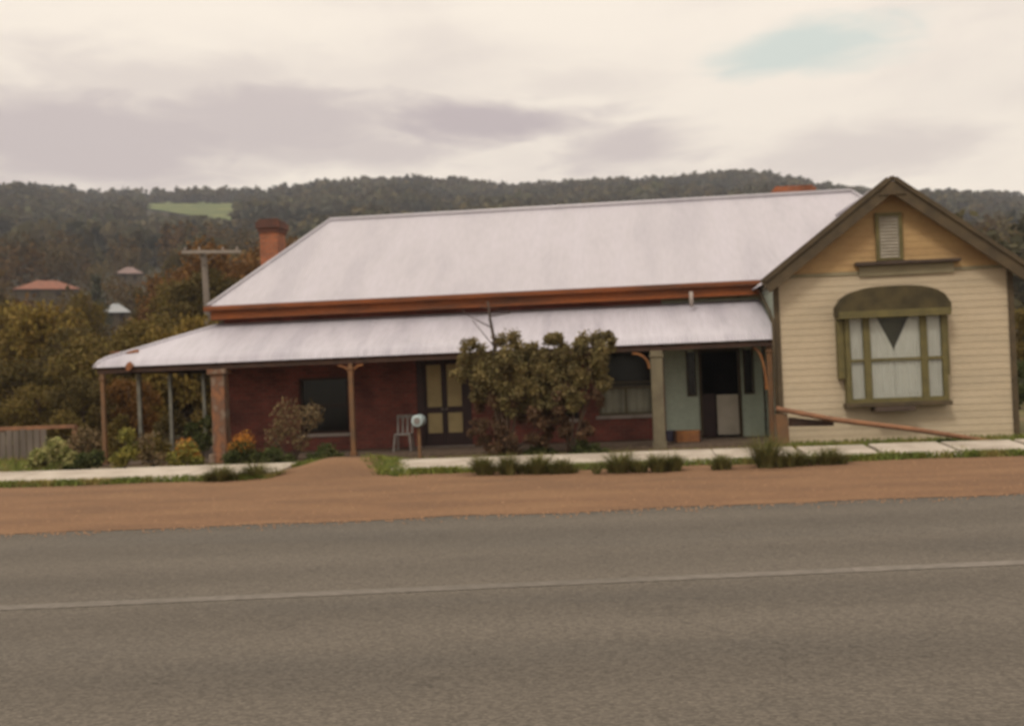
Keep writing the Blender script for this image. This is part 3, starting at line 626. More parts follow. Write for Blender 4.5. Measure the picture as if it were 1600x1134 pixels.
# side walls: left (green below the verandah) and right
def boards_y(mb, y0, y1, z0, z1, x, sx, h=.155):
    z = z0
    while z < z1-1e-4:
        zt = min(z+h, z1)
        mb.add([(x+sx*.022, y0, z), (x+sx*.022, y1, z), (x+sx*.006, y1, zt), (x+sx*.006, y0, zt), (x-sx*.05, y0, z), (x-sx*.05, y1, z), (x-sx*.05, y1, zt), (x-sx*.05, y0, zt)],
               [(0, 1, 2, 3), (4, 7, 6, 5), (0, 4, 5, 1), (3, 2, 6, 7), (0, 3, 7, 4), (1, 5, 6, 2)]); z = zt
s_ = MB(); boards_y(s_, WYF+.09, WY+.05, .06, WTOP-.02, WX0+.05, -1, .22); s_.build('green_side_wall', GREENW, H)
s_ = MB(); boards_y(s_, WYF+.09, 34.4, .0, WTOP-.02, WX1-.05, 1); s_.build('right_side_wall', CREAM, H)
cs = MB(); cs.box((WX0-.05, WYF-.03, 0), (WX0+.07, WYF+.085, WTOP)); cs.build('corner_board', OLIVED, H)
cs = MB(); cs.box((WX1-.07, WYF-.03, 0), (WX1+.05, WYF+.085, WTOP)); cs.build('corner_board', OLIVED, H)
# ochre gable
def tri_boards(mb, z0, z1, xc0, slope, y, h=.155, top=None):
    z = z0
    while z < z1-1e-3:
        zt = min(z+h, z1); a0 = (z1-z)/slope; a1 = max((z1-zt)/slope, .001)
        mb.add([(xc0-a0, y-.015, z), (xc0+a0, y-.015, z), (xc0+a1, y-.006, zt), (xc0-a1, y-.006, zt), (xc0-a0, y+.04, z), (xc0+a0, y+.04, z), (xc0+a1, y+.04, zt), (xc0-a1, y+.04, zt)],
               [(0, 1, 2, 3), (4, 7, 6, 5), (0, 4, 5, 1), (3, 2, 6, 7), (0, 3, 7, 4), (1, 5, 6, 2)]); z = zt
SLP = (WRZ-WEZ)/HW
g_ = MB(); tri_boards(g_, WTOP+.08, WRZ-.06, WXC, SLP, WYF+.02); g_.build('gable_wall', OCHRE, H)
MB().box((WX0+.02, WYF-.012, WTOP), (WX1-.02, WYF+.06, WTOP+.075)).build('gable_trim_board', OLIVEG, H)
# wing roof
wr = MB(); LN = Vector((0, 0, 0))
for sx in (-1, 1):
    nn = Vector((sx*(WRZ-WEZ), 0, HW)).normalized()
    corr(wr, lambda u, t: (WXC+sx*(HW+.12)*(1-t), 23.62+u, WEZ-.09+(WRZ-WEZ+.09)*t), 6.3, lambda t: nn, lambda u: (0, 1), 2)
wr.build('wing_roof', IRON, H, smooth=True)
MB().tube([(WXC, 23.60, WRZ+.03), (WXC, 29.3, WRZ+.03)], .06, 8).build('wing_ridge_capping', IRON, H, smooth=True)
# barge boards, with a moulding proud of them
for sx in (-1, 1):
    a = Vector((WXC, 23.60, WRZ-.08)); b = Vector((WXC+sx*(HW+.16), 23.60, WEZ-.20)); b_ = MB().beam(a, b, .05, .36, up=(0, 0, 1)); o = b_.build('barge_board', OLIVED, H)
    MB().beam(a+Vector((0, -.045, .13)), b+Vector((0, -.045, .13)), .05, .07).build('moulding', OLIVED, o)
    # boxed soffit between barge and gable wall
    MB().beam(a+Vector((0, .215, -.05)), b+Vector((0, .215, -.05)), .36, .03).build('barge_soffit', OLIVED, H)
MB().prism([(WXC-.3, WRZ-.34), (WXC+.3, WRZ-.34), (WXC+.02, WRZ-.04), (WXC-.02, WRZ-.04)], 23.545, 23.572).build('gable_apex_block', OLIVED, H)
# gable vent
a = atY(1366, 334, WYF); b = atY(1411, 406, WYF); vx0, vx1, vz0, vz1 = float(a[0]), float(b[0]), float(b[2]), float(a[2])
v_ = MB(); v_.box((vx0, WYF-.07, vz0), (vx0+.08, WYF+.0, vz1)).box((vx1-.08, WYF-.07, vz0), (vx1, WYF+.0, vz1)).box((vx0+.08, WYF-.07, vz1-.08), (vx1-.08, WYF+.0, vz1)).box((vx0+.08, WYF-.07, vz0), (vx1-.08, WYF+.0, vz0+.05)); o = v_.build('gable_vent', OLIVE, H, bevel=.006)
sl = MB()
for z in np.arange(vz0+.07, vz1-.1, .075): sl.add([(vx0+.08, WYF-.055, z), (vx1-.08, WYF-.055, z), (vx1-.08, WYF-.012, z+.06), (vx0+.08, WYF-.012, z+.06), (vx0+.08, WYF-.05, z-.008), (vx1-.08, WYF-.05, z-.008), (vx1-.08, WYF-.006, z+.052), (vx0+.08, WYF-.006, z+.052)], [(0, 1, 2, 3), (4, 7, 6, 5), (0, 4, 5, 1), (3, 2, 6, 7), (0, 3, 7, 4), (1, 5, 6, 2)])
sl.build('louvres', mat('grey_louvre', (.36, .32, .26), (.28, .25, .2), scale=5), o)
# ledge under the vent: two dark pieces at slightly different heights, carried on brackets
a = atY(1336, 414, WYF-.1); b = atY(1422, 410, WYF-.1); c = atY(1500, 408, WYF-.1)
o = MB().box((a[0], WYF-.20, a[2]-.03), (b[0]+.1, WYF-.0, a[2]+.05)).build('ledge', SHELF, H, bevel=.008)
MB().box((b[0]+.1, WYF-.20, c[2]-.0), (c[0], WYF-.0, c[2]+.07)).build('ledge_end', SHELF, o, bevel=.008)
MB().box((a[0]+.10, WYF-.045, WTOP-.04), (c[0]-.12, WYF-.013, a[2]-.035)).build('ledge_panel', OLIVEG, o)

# bay window -----------------------------------------------------------------
def A(px, py, Y=23.72): return atY(px, py, Y)
bx0, bx1 = float(A(1322, 560)[0]), float(A(1481, 560)[0]); bz0, bz1 = float(A(1400, 628)[2]), float(A(1400, 486)[2])
BY = WYF-.28
BW = thing('tmp', None, None); bpy.data.objects.remove(BW)
fr_ = MB(); t = .11
xa, xb = float(A(1357, 560)[0]), float(A(1444, 560)[0])
for c0, c1 in ((bx0, bx0+t), (xa-.09, xa+.06), (xb-.06, xb+.09), (bx1-t, bx1)): fr_.box((c0, BY, bz0), (c1, BY+.09, bz1))
cols = [(bx0+t, xa-.09), (xa+.06, xb-.06), (xb+.09, bx1-t)]; zt_ = float(A(1400, 561)[2])
for c0, c1 in cols:
    for z, h in ((bz0, .10), (zt_-.03, .06), (bz1-.08, .08)): fr_.box((c0, BY+.01, z), (c1, BY+.08, z+h))
fr_.box((bx0, BY+.09, bz0), (bx0+.07, WYF, bz1)).box((bx1-.07, BY+.09, bz0), (bx1, WYF, bz1)).box((bx0-.02, BY-.02, bz1), (bx1+.02, WYF-.001, bz1+.12))
bay = fr_.build('bay_window', OLIVE, H, bevel=.006); bay['label'] = 'olive framed three light bay window with lace curtains'
MB().box((bx0+.05, BY+.045, bz0+.05), (bx1-.05, BY+.05, bz1-.03)).build('pane', GLASS, bay)
MB().box((bx0-.05, BY-.07, bz0-.09), (bx1+.05, WYF-.001, bz0)).build('sill', OLIVED, bay, bevel=.01)
MB().box((float(A(1366, 640)[0]), BY-.16, bz0-.20), (float(A(1428, 640)[0]), WYF-.001, bz0-.095)).build('flower_shelf', SHELF, bay, bevel=.01)
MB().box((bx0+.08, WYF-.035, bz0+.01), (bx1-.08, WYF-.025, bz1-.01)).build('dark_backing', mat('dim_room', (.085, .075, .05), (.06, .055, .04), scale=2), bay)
def curtain(x0, x1, z0, z1, inner=None, y=BY+.10):
    """pleated curtain; inner(z)-> visible limits"""
    n = 60; mth = 20; vs = []; fs = []
    for j in range(mth+1):
        z = z0+(z1-z0)*j/mth; a, b = (x0, x1) if inner is None else inner(z)
        for i in range(n+1):
            u = i/n; vs.append((a+(b-a)*u, y+.018*math.sin(u*44)+.01*math.sin(u*17+z), z))
    for j in range(mth):
        for i in range(n): fs.append((j*(n+1)+i, j*(n+1)+i+1, (j+1)*(n+1)+i+1, (j+1)*(n+1)+i))
    return MB().add(vs, fs).build('curtain', CURT, bay, smooth=True)
curtain(cols[0][0], cols[0][1], bz0+.08, bz1-.02); curtain(cols[2][0], cols[2][1], bz0+.08, bz1-.02)
zc0, zc1 = bz0+.08, bz1-.02; zv = float(A(1392, 546)[2]); cx_ = (cols[1][0]+cols[1][1])/2 - .02; hw_ = .40
def gap(z): return max(0.004, (z-zv)/(zc1-zv)*hw_) if z > zv else .004
curtain(0, 0, zc0, zc1, lambda z: (cols[1][0]-.02, cx_-gap(z))); curtain(0, 0, zc0, zc1, lambda z: (cx_+gap(z), cols[1][1]+.02))
# hood: segmental arched canopy
hx0, hx1 = float(A(1308, 480, 23.6)[0]), float(A(1486, 480, 23.6)[0]); hz0 = float(A(1400, 488, 23.6)[2]); hz1 = float(A(1400, 446, 23.6)[2])
n = 18; top_ = []
for i in range(n+1):
    u = i/n*2-1; top_.append((hx0 + (hx1-hx0)*(u+1)/2, hz0 + .17 + (hz1-hz0-.17)*(1-abs(u)**3.0)**.6))
hd = MB(); hd.prism([(hx0, hz0-.03), (hx1, hz0-.03)] + top_[::-1][0:], 23.55, WYF-.001)
bmh = hd.build('window_hood', mat('dark_hood', (.072, .056, .026), (.042, .034, .017), scale=3, rough=.95), bay, bevel=.01)
hb = MB(); hb.box((hx0+.02, 23.52, hz0-.10), (hx1-.02, 23.545, hz0+.06)).box((hx0+.02, 23.552, hz0-.10), (hx0+.05, 23.95, hz0-.035)).box((hx1-.05, 23.552, hz0-.10), (hx1-.02, 23.95, hz0-.035)); hb.build('hood_valance', OLIVE, bay, bevel=.004)
# outer architraves down to the shoulder
zl = float(A(1318, 592)[2])
for c0, c1, z in ((hx0+.02, bx0-.005, zl), (bx1+.005, hx1-.02, zl)): MB().box((c0, BY+.06, z), (c1, WYF-.001, hz0-.115)).build('architrave', OLIVE, bay, bevel=.01)
# small vent pipe by the gutter
c = atY(1077, 452, 26.2); MB().tube([(c[0], 25.7, 3.35), (c[0], 25.7, 3.72)], .05, 10).build('vent_pipe', SILL, H, smooth=True)
MB().tube([(3.72, 25.93, 3.86), (3.74, 25.4, 3.5), (3.74, 24.3, 3.05), (3.735, 23.93, 2.8), (3.735, 23.93, .15)], .035, 8).build('downpipe', OLIVED, H, smooth=True)

# ------------------------------------------------------------------ rail in front of the wing
p0 = atY(1213, 638, 23.2); p1 = atY(1300, 655, 23.2); p2 = atY(1558, 691, 22.4)
rl = thing('sloping_rail', 'long weathered brown rail sloping from short post to grass before cream wing', 'rail', (float(p0[0]), 23.2, 0))
MB().tube([p0, p1, (p1+p2)/2+np.array([0, 0, .03]), p2], [.055, .06, .055, .045], 8).build('rail_pole', RAILW, rl, smooth=True)
pw = atY(1223, 645, 23.25); MB().beam((pw[0], 23.3, 0), (pw[0]-.03, 23.3, float(pw[2])-.02), .26, .16).build('stump_post', POST, rl, bevel=.015)
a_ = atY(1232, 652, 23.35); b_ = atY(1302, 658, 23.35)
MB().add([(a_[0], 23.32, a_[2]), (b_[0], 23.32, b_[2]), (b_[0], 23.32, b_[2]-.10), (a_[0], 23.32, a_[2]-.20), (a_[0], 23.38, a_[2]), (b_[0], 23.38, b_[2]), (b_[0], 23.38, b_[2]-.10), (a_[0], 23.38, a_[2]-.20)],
         [(0, 3, 2, 1), (4, 5, 6, 7), (0, 1, 5, 4), (1, 2, 6, 5), (2, 3, 7, 6), (3, 0, 4, 7)]).build('dark_wedge', WOODD, rl)  # dark tapering piece just below the upper end of the rail

# ------------------------------------------------------------------ small things on the verandah
c = atY(1075, 700, 25.2); cx0 = float(c[0])
cr = thing('crate', 'orange brown timber crate on verandah floor against the green boarded wall', 'crate', (cx0, 25.2, .05))
b_ = MB(); w_, d_, h_ = .62, .4, .30
for z in (.06, .15, .24): b_.box((cx0-w_/2, 25.0, z), (cx0+w_/2, 25.02, z+.075)); b_.box((cx0-w_/2, 25.38, z), (cx0+w_/2, 25.40, z+.075)); b_.box((cx0-w_/2, 25.02, z), (cx0-w_/2+.02, 25.38, z+.075)); b_.box((cx0+w_/2-.02, 25.02, z), (cx0+w_/2, 25.38, z+.075))
b_.build('slats', ORANGE, cr); MB().box((cx0-w_/2+.03, 25.03, .05), (cx0+w_/2-.03, 25.37, .07)).build('bottom', ORANGE, cr)
for x in (cx0-w_/2-.005, cx0+w_/2-.035): MB().box((x, 24.975, .055), (x+.04, 24.998, .33)).build('corner_batten', WOODD, cr)
c = atY(1052, 700, 25.3); MB_b = MB(); bxx = float(c[0])-.03
bk = MB(); pts = [(bxx, 25.55, .05), (bxx, 25.55, .08), (bxx, 25.55, .30), (bxx, 25.55, .31)]; bk.tube(pts, [.10, .105, .135, .14], 16)
o = bk.build('bucket', mat('blue_black_paint', (.05, .045, .07), (.035, .03, .05), scale=5), None, origin=(bxx, 25.55, .05), smooth=True); tag(o, 'dark blue bucket standing just left of the orange brown crate', 'bucket')
# letterbox
c = atY(654, 657, 23.0); lx, lz = float(c[0]), float(c[2])
lb = thing('letterbox', 'round pale blue letterbox on thin timber post in front of the french doors', 'letterbox', (lx, 23.0, 0))
MB().beam((lx, 23.0, 0), (lx, 23.0, lz-.15), .07, .07).build('post', POST, lb, bevel=.005)
o = MB().tube([(lx, 22.80, lz), (lx, 22.82, lz), (lx, 23.2, lz), (lx, 23.22, lz)], [.115, .135, .135, .115], 24).build('drum', BLUEW, lb, smooth=False, bevel=.01)
MB().tube([(lx, 22.785, lz), (lx, 22.799, lz)], [.075, .075], 20).build('lid', WHITEW, o)
# chair
c = atY(628, 712, 24.9); hx = float(c[0]); gc = (hx, 25.2, .05)
ch = thing('garden_chair', 'small pale grey timber chair on verandah beside the french doors', 'chair', gc)
MB().box((hx-.21, 25.0, .45), (hx+.21, 25.42, .485)).build('seat', WHITEW, ch, bevel=.008)
for dx in (-.19, .19):
    MB().beam((hx+dx*1.15, 24.98, .05), (hx+dx*.95, 25.03, .45), .04, .04).build('leg', WHITEW, ch); MB().beam((hx+dx*1.1, 25.46, .05), (hx+dx*.95, 25.39, .45), .04, .04).build('leg', WHITEW, ch)
q_ = MB()
for dx in (-.18, -.06, .06, .18): q_.beam((hx+dx, 25.40, .485), (hx+dx*1.05, 25.50, .92), .05, .02)
q_.beam((hx-.22, 25.505, .90), (hx+.22, 25.505, .90), .03, .09); q_.build('backrest', WHITEW, ch)

# ------------------------------------------------------------------ plants near
def plant(name, label, cat, lobes, nleaf, size, material, stems=6, stem_r=.012, elong=1.8, group=None, extra=None, base=None, tints=None, stemmat=None, curve=.25):
    lb_ = np.array(lobes, float); c = lb_[:, :3].mean(0); bx_, by_ = (c[0], c[1]) if base is None else base
    t_ = thing(name, label, cat, (float(bx_), float(by_), 0), group)
    quads('foliage', leafquads(lobes_points(lobes, nleaf), size, elong), material, parent=t_)
    st = MB()
    for i in range(stems):
        l_ = lb_[i % len(lb_)]; e = l_[:3] + rng.normal(size=3)*l_[3:6]*.35; m_ = np.array([bx_*.6+e[0]*.4, by_*.6+e[1]*.4, e[2]*.5])+rng.normal(size=3)*.04
        st.tube([(bx_+random.uniform(-.05, .05), by_, 0), m_, e], [stem_r, stem_r*.75, stem_r*.35], 5)
    st.build('stems', stemmat or BARK, t_, smooth=True)
    if extra:
        for nm, lob, n_, s_, mt in extra: quads(nm, leafquads(lobes_points(lob, n_, .3), s_, 1.3), mt, parent=t_)
    return t_
def lob(px, py, r, Y, rz=None, ry=None):
    c = atY(px, py, Y); k = r/64*(Y/25); return (c[0], c[1], c[2], k, (ry or k), (rz/64*(Y/25) if rz else k))
YB = 22.7
def bushtree(name, label, lobesU, lobesL, basepx, stems):
    b = atY(basepx, 717, YB); t_ = thing(name, label, 'tree', (float(b[0]), YB, 0), 'olive bushes in front of the verandah')
    pts = []
    for l in lobesU: pts.append(lob(*l[:3], YB+l[3]))
    # each lobe is itself made of smaller clumps so the outline breaks up
    sub = []
    for (x, y, z, a, b2, c2) in pts:
        for i in range(13):
            d = rng.normal(size=3); d /= np.linalg.norm(d); sub.append((x+d[0]*a*.66, y+d[1]*b2*.66, z+d[2]*c2*.66, a*.42, b2*.42, c2*.42))
    P = lobes_points(sub, 19000, .2); quads('crown', leafquads(P, .045, 2.2), L_BUSH, parent=t_)
    sub = []
    for l in lobesL:
        x, y, z, a, b2, c2 = lob(*l[:3], YB+l[3])
        for i in range(9):
            d = rng.normal(size=3); d /= np.linalg.norm(d); sub.append((x+d[0]*a*.7, y+d[1]*b2*.7, z+d[2]*c2*.7, a*.34, b2*.34, c2*.34))
    quads('lower_foliage', leafquads(lobes_points(sub, 9500, .15), .042, 2.2), L_BRUSH, parent=t_)
    tr = MB(); bx_ = float(b[0])
    for (px, py, r0) in stems:
        e = atY(px, py, YB); m_ = np.array([bx_*.5+e[0]*.5+random.uniform(-.08, .08), YB+random.uniform(-.1, .1), e[2]*.5]); tr.tube([(bx_+random.uniform(-.06, .06), YB, 0), m_, e], [r0, r0*.75, r0*.3], 7)
        for k in range(4):
            f0 = m_*(1-k/4)+e*(k/4); tr.tube([f0, f0+np.array([random.uniform(-.3, .3), random.uniform(-.2, .2), random.uniform(.15, .45)])], [r0*.35, r0*.12], 5)
    tr.build('trunk', BARK, t_, smooth=True); return t_
T_ = bushtree('bushy_tree', 'olive bush before the verandah, left of two, with bare dead twig on top',
    [(738, 553, 28, 0), (795, 550, 36, 0), (768, 590, 36, .1), (826, 580, 30, -.1), (748, 605, 26, .1), (722, 580, 20, 0), (840, 600, 32, .1), (800, 620, 32, 0), (832, 556, 22, .1)],
    [(760, 640, 34, 0), (820, 640, 36, 0), (795, 685, 36, .1), (845, 670, 30, 0), (750, 675, 24, .1), (775, 700, 20, 0)], 792,
    [(745, 555, .045), (795, 545, .06), (825, 590, .04), (770, 600, .05), (850, 670, .03)])
tw = MB(); bp_ = [atY(x, y, YB) for x, y in ((776, 600), (772, 530), (766, 500), (762, 470))]
tw.tube(bp_, [.05, .04, .032, .02], 6)
for a, b, r in (((768, 512), (730, 492), .016), ((730, 492), (722, 484), .010), ((764, 490), (738, 494), .012), ((765, 494), (797, 489), .017), ((797, 489), (792, 482), .009), ((763, 480), (785, 484), .010), ((764, 484), (750, 478), .010), ((775, 545), (738, 500), .014)):
    tw.tube([atY(*a, YB), atY(*b, YB+.05)], [r, r*.6], 5)
tw.build('bare_branch', TWIG, T_, smooth=True)
bushtree('bushy_tree', 'olive bush before the verandah, right of two, without any bare twig',
    [(866, 545, 26, 0), (925, 548, 33, 0), (945, 535, 20, 0), (900, 585, 30, .1), (940, 590, 22, .1), (865, 590, 30, .1), (842, 560, 18, 0), (885, 620, 30, 0), (850, 625, 26, 0)],
    [(880, 622, 28, 0), (925, 625, 20, 0), (868, 665, 26, .1), (905, 675, 24, .1), (860, 640, 28, 0)], 893, [(868, 550, .04), (925, 545, .05), (900, 600, .04), (930, 600, .03)])

def fountain(P, n, h, w, spread):
    """arching blades from a clump centre"""
    n = int(n); a = rng.uniform(0, 2*math.pi, n); L2 = h*rng.uniform(.6, 1.2, n); o = np.stack([np.cos(a), np.sin(a), 0*a], 1); V = []
    s = np.stack([-np.sin(a), np.cos(a), 0*a], 1)*w; sp = spread*rng.uniform(.2, 1.1, n)
    base = np.array(P) + o*(.04*spread/.3); prev = base
    for k in (1, 2, 3):
        t = k/3; q_ = base + o*(sp*t**1.3)[:, None] + np.array([0, 0, 1])*(L2*(t*1.25-.42*t*t*(1+sp)))[:, None]; sk_ = s*(1-(k-1)/3); sn = s*(1-k/3+.03)
        V.append(np.stack([prev-sk_, prev+sk_, q_+sn, q_-sn], 1)); prev = q_
    return np.concatenate(V)
tufts = [(345, 752, .30, .26, 'low dark green tuft at the left end of grass strip'), (402, 748, .34, .30, 'dark green tuft at grass end just left of the dirt ramp'),
         (752, 742, .36, .28, 'dark spiky tuft before the path, leftmost of three below the bushy trees'), (795, 742, .36, .30, 'dark spiky tuft before the path, middle of three below the bushy trees'),
         (838, 741, .32, .26, 'dark spiky tuft before the path, rightmost of three below the bushy trees'), (880, 740, .26, .22, 'small thin tuft before the path between the tuft trio and the big spiky tuft'),
         (970, 739, .44, .34, 'big dark spiky tuft rising over path edge left of the grey green post'), (1025, 738, .26, .20, 'small leaning tuft below the grey green verandah post'),
         (1052, 736, .30, .22, 'narrow leaning tuft just right of the grey green verandah post'), (1132, 734, .24, .24, 'small low tuft before the path below the half door'),
         (1198, 731, .56, .42, 'largest dark tuft, covering the path below the verandah right end'), (1296, 726, .30, .28, 'dark tuft at the grass edge in front of the cream wing'),
         (1245, 728, .24, .24, 'low tuft between the largest dark tuft and the one before the cream wing')]
for (px, py, h, sp, lab) in tufts:
    h *= random.uniform(1.3, 1.6); sp *= random.uniform(1.0, 1.9)
    d = ray(px, py); c = CAM + d*((.0-CAM[2])/d[2]); c[2] = 0; V = [fountain(c+np.array([random.uniform(-.06, .06), random.uniform(-.06, .06), 0]), 80, h*random.uniform(.8, 1.1), .008, sp) for _ in range(5)]
    V += [fountain(c+np.array([random.uniform(-sp, sp)*.8, random.uniform(-.1, .1), 0]), 50, h*.6, .008, sp*.7) for _ in range(5)]
    tag(quads('grass_tuft', np.concatenate(V), L_TUFT, origin=tuple(c)), lab, 'grass tuft', 'dark tufts along the footpath')

# garden on the left
def G(px, py, r, Y=22.8, rz=None): return lob(px, py, r, Y, rz)
plant('flowering_shrub', 'pale yellow green shrub at far left by the timber fence', 'shrub', [G(62, 715, 16), G(88, 705, 20), G(112, 718, 14), G(50, 735, 12)], 1800, .06, L_PALEY, extra=[('blooms', [G(85, 698, 18), G(60, 712, 14)], 1300, .03, L_PALEY)])
plant('low_shrub', 'dark green low shrub between the pale yellow shrub and the first verandah post', 'shrub', [G(130, 722, 16), G(150, 716, 14), G(110, 732, 10)], 1500, .05, L_DG)
plant('leafy_shrub', 'yellow green shrub between the first and second left verandah posts', 'shrub', [G(205, 705, 16), G(198, 680, 14), G(185, 718, 14)], 1100, .05, L_YEL)
plant('tall_weed', 'thin dry leaning weed crossing the second left verandah post', 'weed', [G(228, 700, 16, rz=28), G(250, 716, 12)], 500, .045, L_TAN, stems=9, stem_r=.009, stemmat=L_TAN)
plant('flowering_shrub', 'green shrub with orange yellow flowers left of the brown pillar', 'shrub', [G(292, 706, 18), G(275, 718, 14), G(308, 720, 12)], 1500, .05, L_YEL, extra=[('blooms', [G(290, 700, 18), G(305, 712, 10)], 850, .032, L_ORF)])
plant('flowering_shrub', 'green shrub with bright orange flowers just right of the brown pillar', 'shrub', [G(378, 704, 20), G(362, 716, 14), G(398, 718, 16)], 1700, .05, L_DG, extra=[('blooms', [G(380, 692, 20), G(365, 700, 12)], 1300, .03, L_ORF)])
plant('low_shrub', 'low dark green shrub below the left brick wall near the orange flowers', 'shrub', [G(425, 716, 20), G(450, 722, 14)], 1600, .045, L_DG)
plant('low_shrub', 'low dark green shrub below the first window, left of the brown post', 'shrub', [G(510, 710, 18), G(488, 718, 12), G(530, 716, 10)], 1300, .045, L_DG)
plant('spindly_shrub', 'tall spindly brownish shrub in front of brick wall left of first window', 'shrub', [G(450, 655, 26, 23.2, 36), G(485, 650, 20, 23.2, 24), G(430, 680, 18, 23.2), G(470, 690, 16, 23.2)], 1300, .045, L_TAN, stems=16, stem_r=.012)
plant('low_shrub', 'dark low shrub at the wall between right bushy tree and grey green post', 'shrub', [G(905, 700, 18), G(925, 706, 16), G(945, 712, 12)], 1400, .045, L_DG)
plant('low_shrub', 'dark low shrub at the foot of the left bushy tree', 'shrub', [G(845, 706, 16), G(862, 712, 12), G(828, 712, 12)], 1200, .045, L_DG)
plant('low_shrub', 'dark shrub under the left verandah between the third post and brown pillar', 'shrub', [G(318, 690, 16, 25), G(300, 672, 14, 25), G(325, 660, 12, 25)], 1300, .05, L_DG)
plant('low_shrub', 'brown green shrub behind the left verandah between first and second posts', 'shrub', [G(178, 690, 18, 25.5, 30), G(190, 660, 14, 25.5)], 1300, .05, L_T1)
plant('leafy_shrub', 'green shrub in the grass at right end below the sloping rail', 'shrub', [G(1478, 692, 16, 22.0, 7), G(1505, 694, 14, 22.0, 6)], 900, .035, L_DG, stems=3)

for (px, py, r_, Y_, n_, m_, nm, lab) in [(135, 690, 26, 26.5, 1500, L_TAN, 'dry_bush', 'dry brown bush left of the first verandah post, in front of dark trees'), (240, 700, 22, 25.2, 1300, L_T1, 'dry_bush', 'brown olive bush behind the thin leaning weed under the left verandah'),
        (270, 660, 20, 29.5, 1200, L_T2, 'dry_bush', 'dark bush seen behind the third left verandah post'), (100, 660, 22, 29, 1500, L_T1, 'dry_bush', 'olive bush rising just behind the timber fence')]:
    plant(nm, lab, 'bush', [G(px, py, r_, Y_), G(px-r_*.8, py+r_*.5, r_*.7, Y_), G(px+r_*.8, py+r_*.4, r_*.75, Y_)], n_, .06, m_, stems=8)
# timber fence at far left
fx0, fx1 = float(atY(20, 668, 27)[0]), float(atY(118, 668, 27)[0])
fn = thing('timber_fence', 'low brown timber fence with grey boards behind the far left shrubs', 'fence', ((fx0+fx1)/2, 27, 0)); zr = float(atY(80, 667, 27)[2])
MB().box((fx0-4, 26.96, zr-.05), (fx1, 27.02, zr+.05)).build('top_rail', RAILW, fn)
MB().box((fx0-4, 26.98, .35), (fx1, 27.02, .45)).build('bottom_rail', RAILW, fn)
for x in np.arange(fx1-.06, fx0-4, -1.1): MB().box((x-.06, 27.02, 0), (x+.06, 27.14, zr+.04)).build('post', ORANGE if abs(x-fx1+1.16) < .3 else RAILW, fn)
b_ = MB(); x = fx1-.9
while x > fx0-3.9:
    b_.box((x-.09, 26.935, .05), (x+.08, 26.96, zr-.06+random.uniform(-.02, .02))); x -= .2
b_.build('boards', GREYW, fn)

# ------------------------------------------------------------------ power pole
c = atY(318, 395, 42.0); px_, pz = float(c[0]), float(c[2])
pp = thing('power_pole', 'grey timber power pole with one wide crossarm rising beyond the left end of roof', 'power pole', (px_, 42, 0))
MB().tube([(px_+.22, 42, 0), (px_, 42, pz+.12)], [.17, .12], 12).build('pole', GREYW, pp, smooth=True)
e0, e1 = atY(284, 394, 41.8), atY(376, 393, 41.8); MB().beam(e0, e1, .10, .13).build('crossarm', mat('pale_arm', (.25, .215, .185), (.19, .16, .135), scale=4), pp)
for k in (.06, .3, .7, .94):
    q0 = e0*(1-k)+e1*k; MB().tube([q0+np.array([0, 0, .06]), q0+np.array([0, 0, .12]), q0+np.array([0, 0, .15]), q0+np.array([0, 0, .2])], [.02, .05, .03, .045], 8).build('insulator', SILL, pp, smooth=True)
MB().beam((px_+.02, 41.85, pz-.55), tuple(e0*.72+e1*.28), .03, .03).build('brace', GREYW, pp); MB().beam((px_+.02, 41.85, pz-.55), tuple(e0*.36+e1*.64), .03, .03).build('brace', GREYW, pp)

# ------------------------------------------------------------------ far houses
FH = []
def far_house(px0, px1, py, r_, roofm, label, wallh=2.6, roofh=1.6, dep=8):
    d = ray((px0+px1)/2, py); d = d/math.hypot(d[0], d[1]); P = at_terr((px0+px1)/2, py, wallh+roofh*.5+r_); r_ = float(math.hypot(P[0], P[1])); FH.append((px0, px1, py-22, py+20, r_)); wdt = (px1-px0)/F*r_
    zb = P[2]-roofh*.5-wallh
    ax = Vector((d[1], -d[0], 0)); ay = Vector((d[0], d[1], 0)); o_ = Vector((P[0], P[1], zb))
    t_ = thing('far_house', label, 'house', tuple(o_))
    def T(u, v, z): return o_ + ax*u + ay*v + Vector((0, 0, z))
    hw = wdt/2; g = float(min(terr(P[0], P[1]) - zb, -1.0))
    MB().add([T(-hw+.4, .4, g), T(hw-.4, .4, g), T(hw-.4, dep-.4, g), T(-hw+.4, dep-.4, g), T(-hw+.4, .4, wallh), T(hw-.4, .4, wallh), T(hw-.4, dep-.4, wallh), T(-hw+.4, dep-.4, wallh)],
             [(0, 3, 2, 1), (4, 5, 6, 7), (0, 1, 5, 4), (1, 2, 6, 5), (2, 3, 7, 6), (3, 0, 4, 7)]).build('wall', WALLF, t_)
    i = min(hw*.8, dep*.45)
    MB().add([T(-hw, 0, wallh), T(hw, 0, wallh), T(hw, dep, wallh), T(-hw, dep, wallh), T(-hw+i, dep/2, wallh+roofh), T(hw-i, dep/2, wallh+roofh)],
             [(0, 1, 5, 4), (2, 3, 4, 5), (1, 2, 5), (3, 0, 4), (0, 3, 2, 1)]).build('roof', roofm, t_)
    for u in (-.45, .25): MB().add([T(hw*u, .38, .9), T(hw*(u+.25), .38, .9), T(hw*(u+.25), .38, 2.1), T(hw*u, .38, 2.1), T(hw*u, .42, .9), T(hw*(u+.25), .42, .9), T(hw*(u+.25), .42, 2.1), T(hw*u, .42, 2.1)],
             [(0, 1, 2, 3), (4, 7, 6, 5), (0, 4, 5, 1), (3, 2, 6, 7), (0, 3, 7, 4), (1, 5, 6, 2)]).build('window', DARKIN, t_)
    return t_
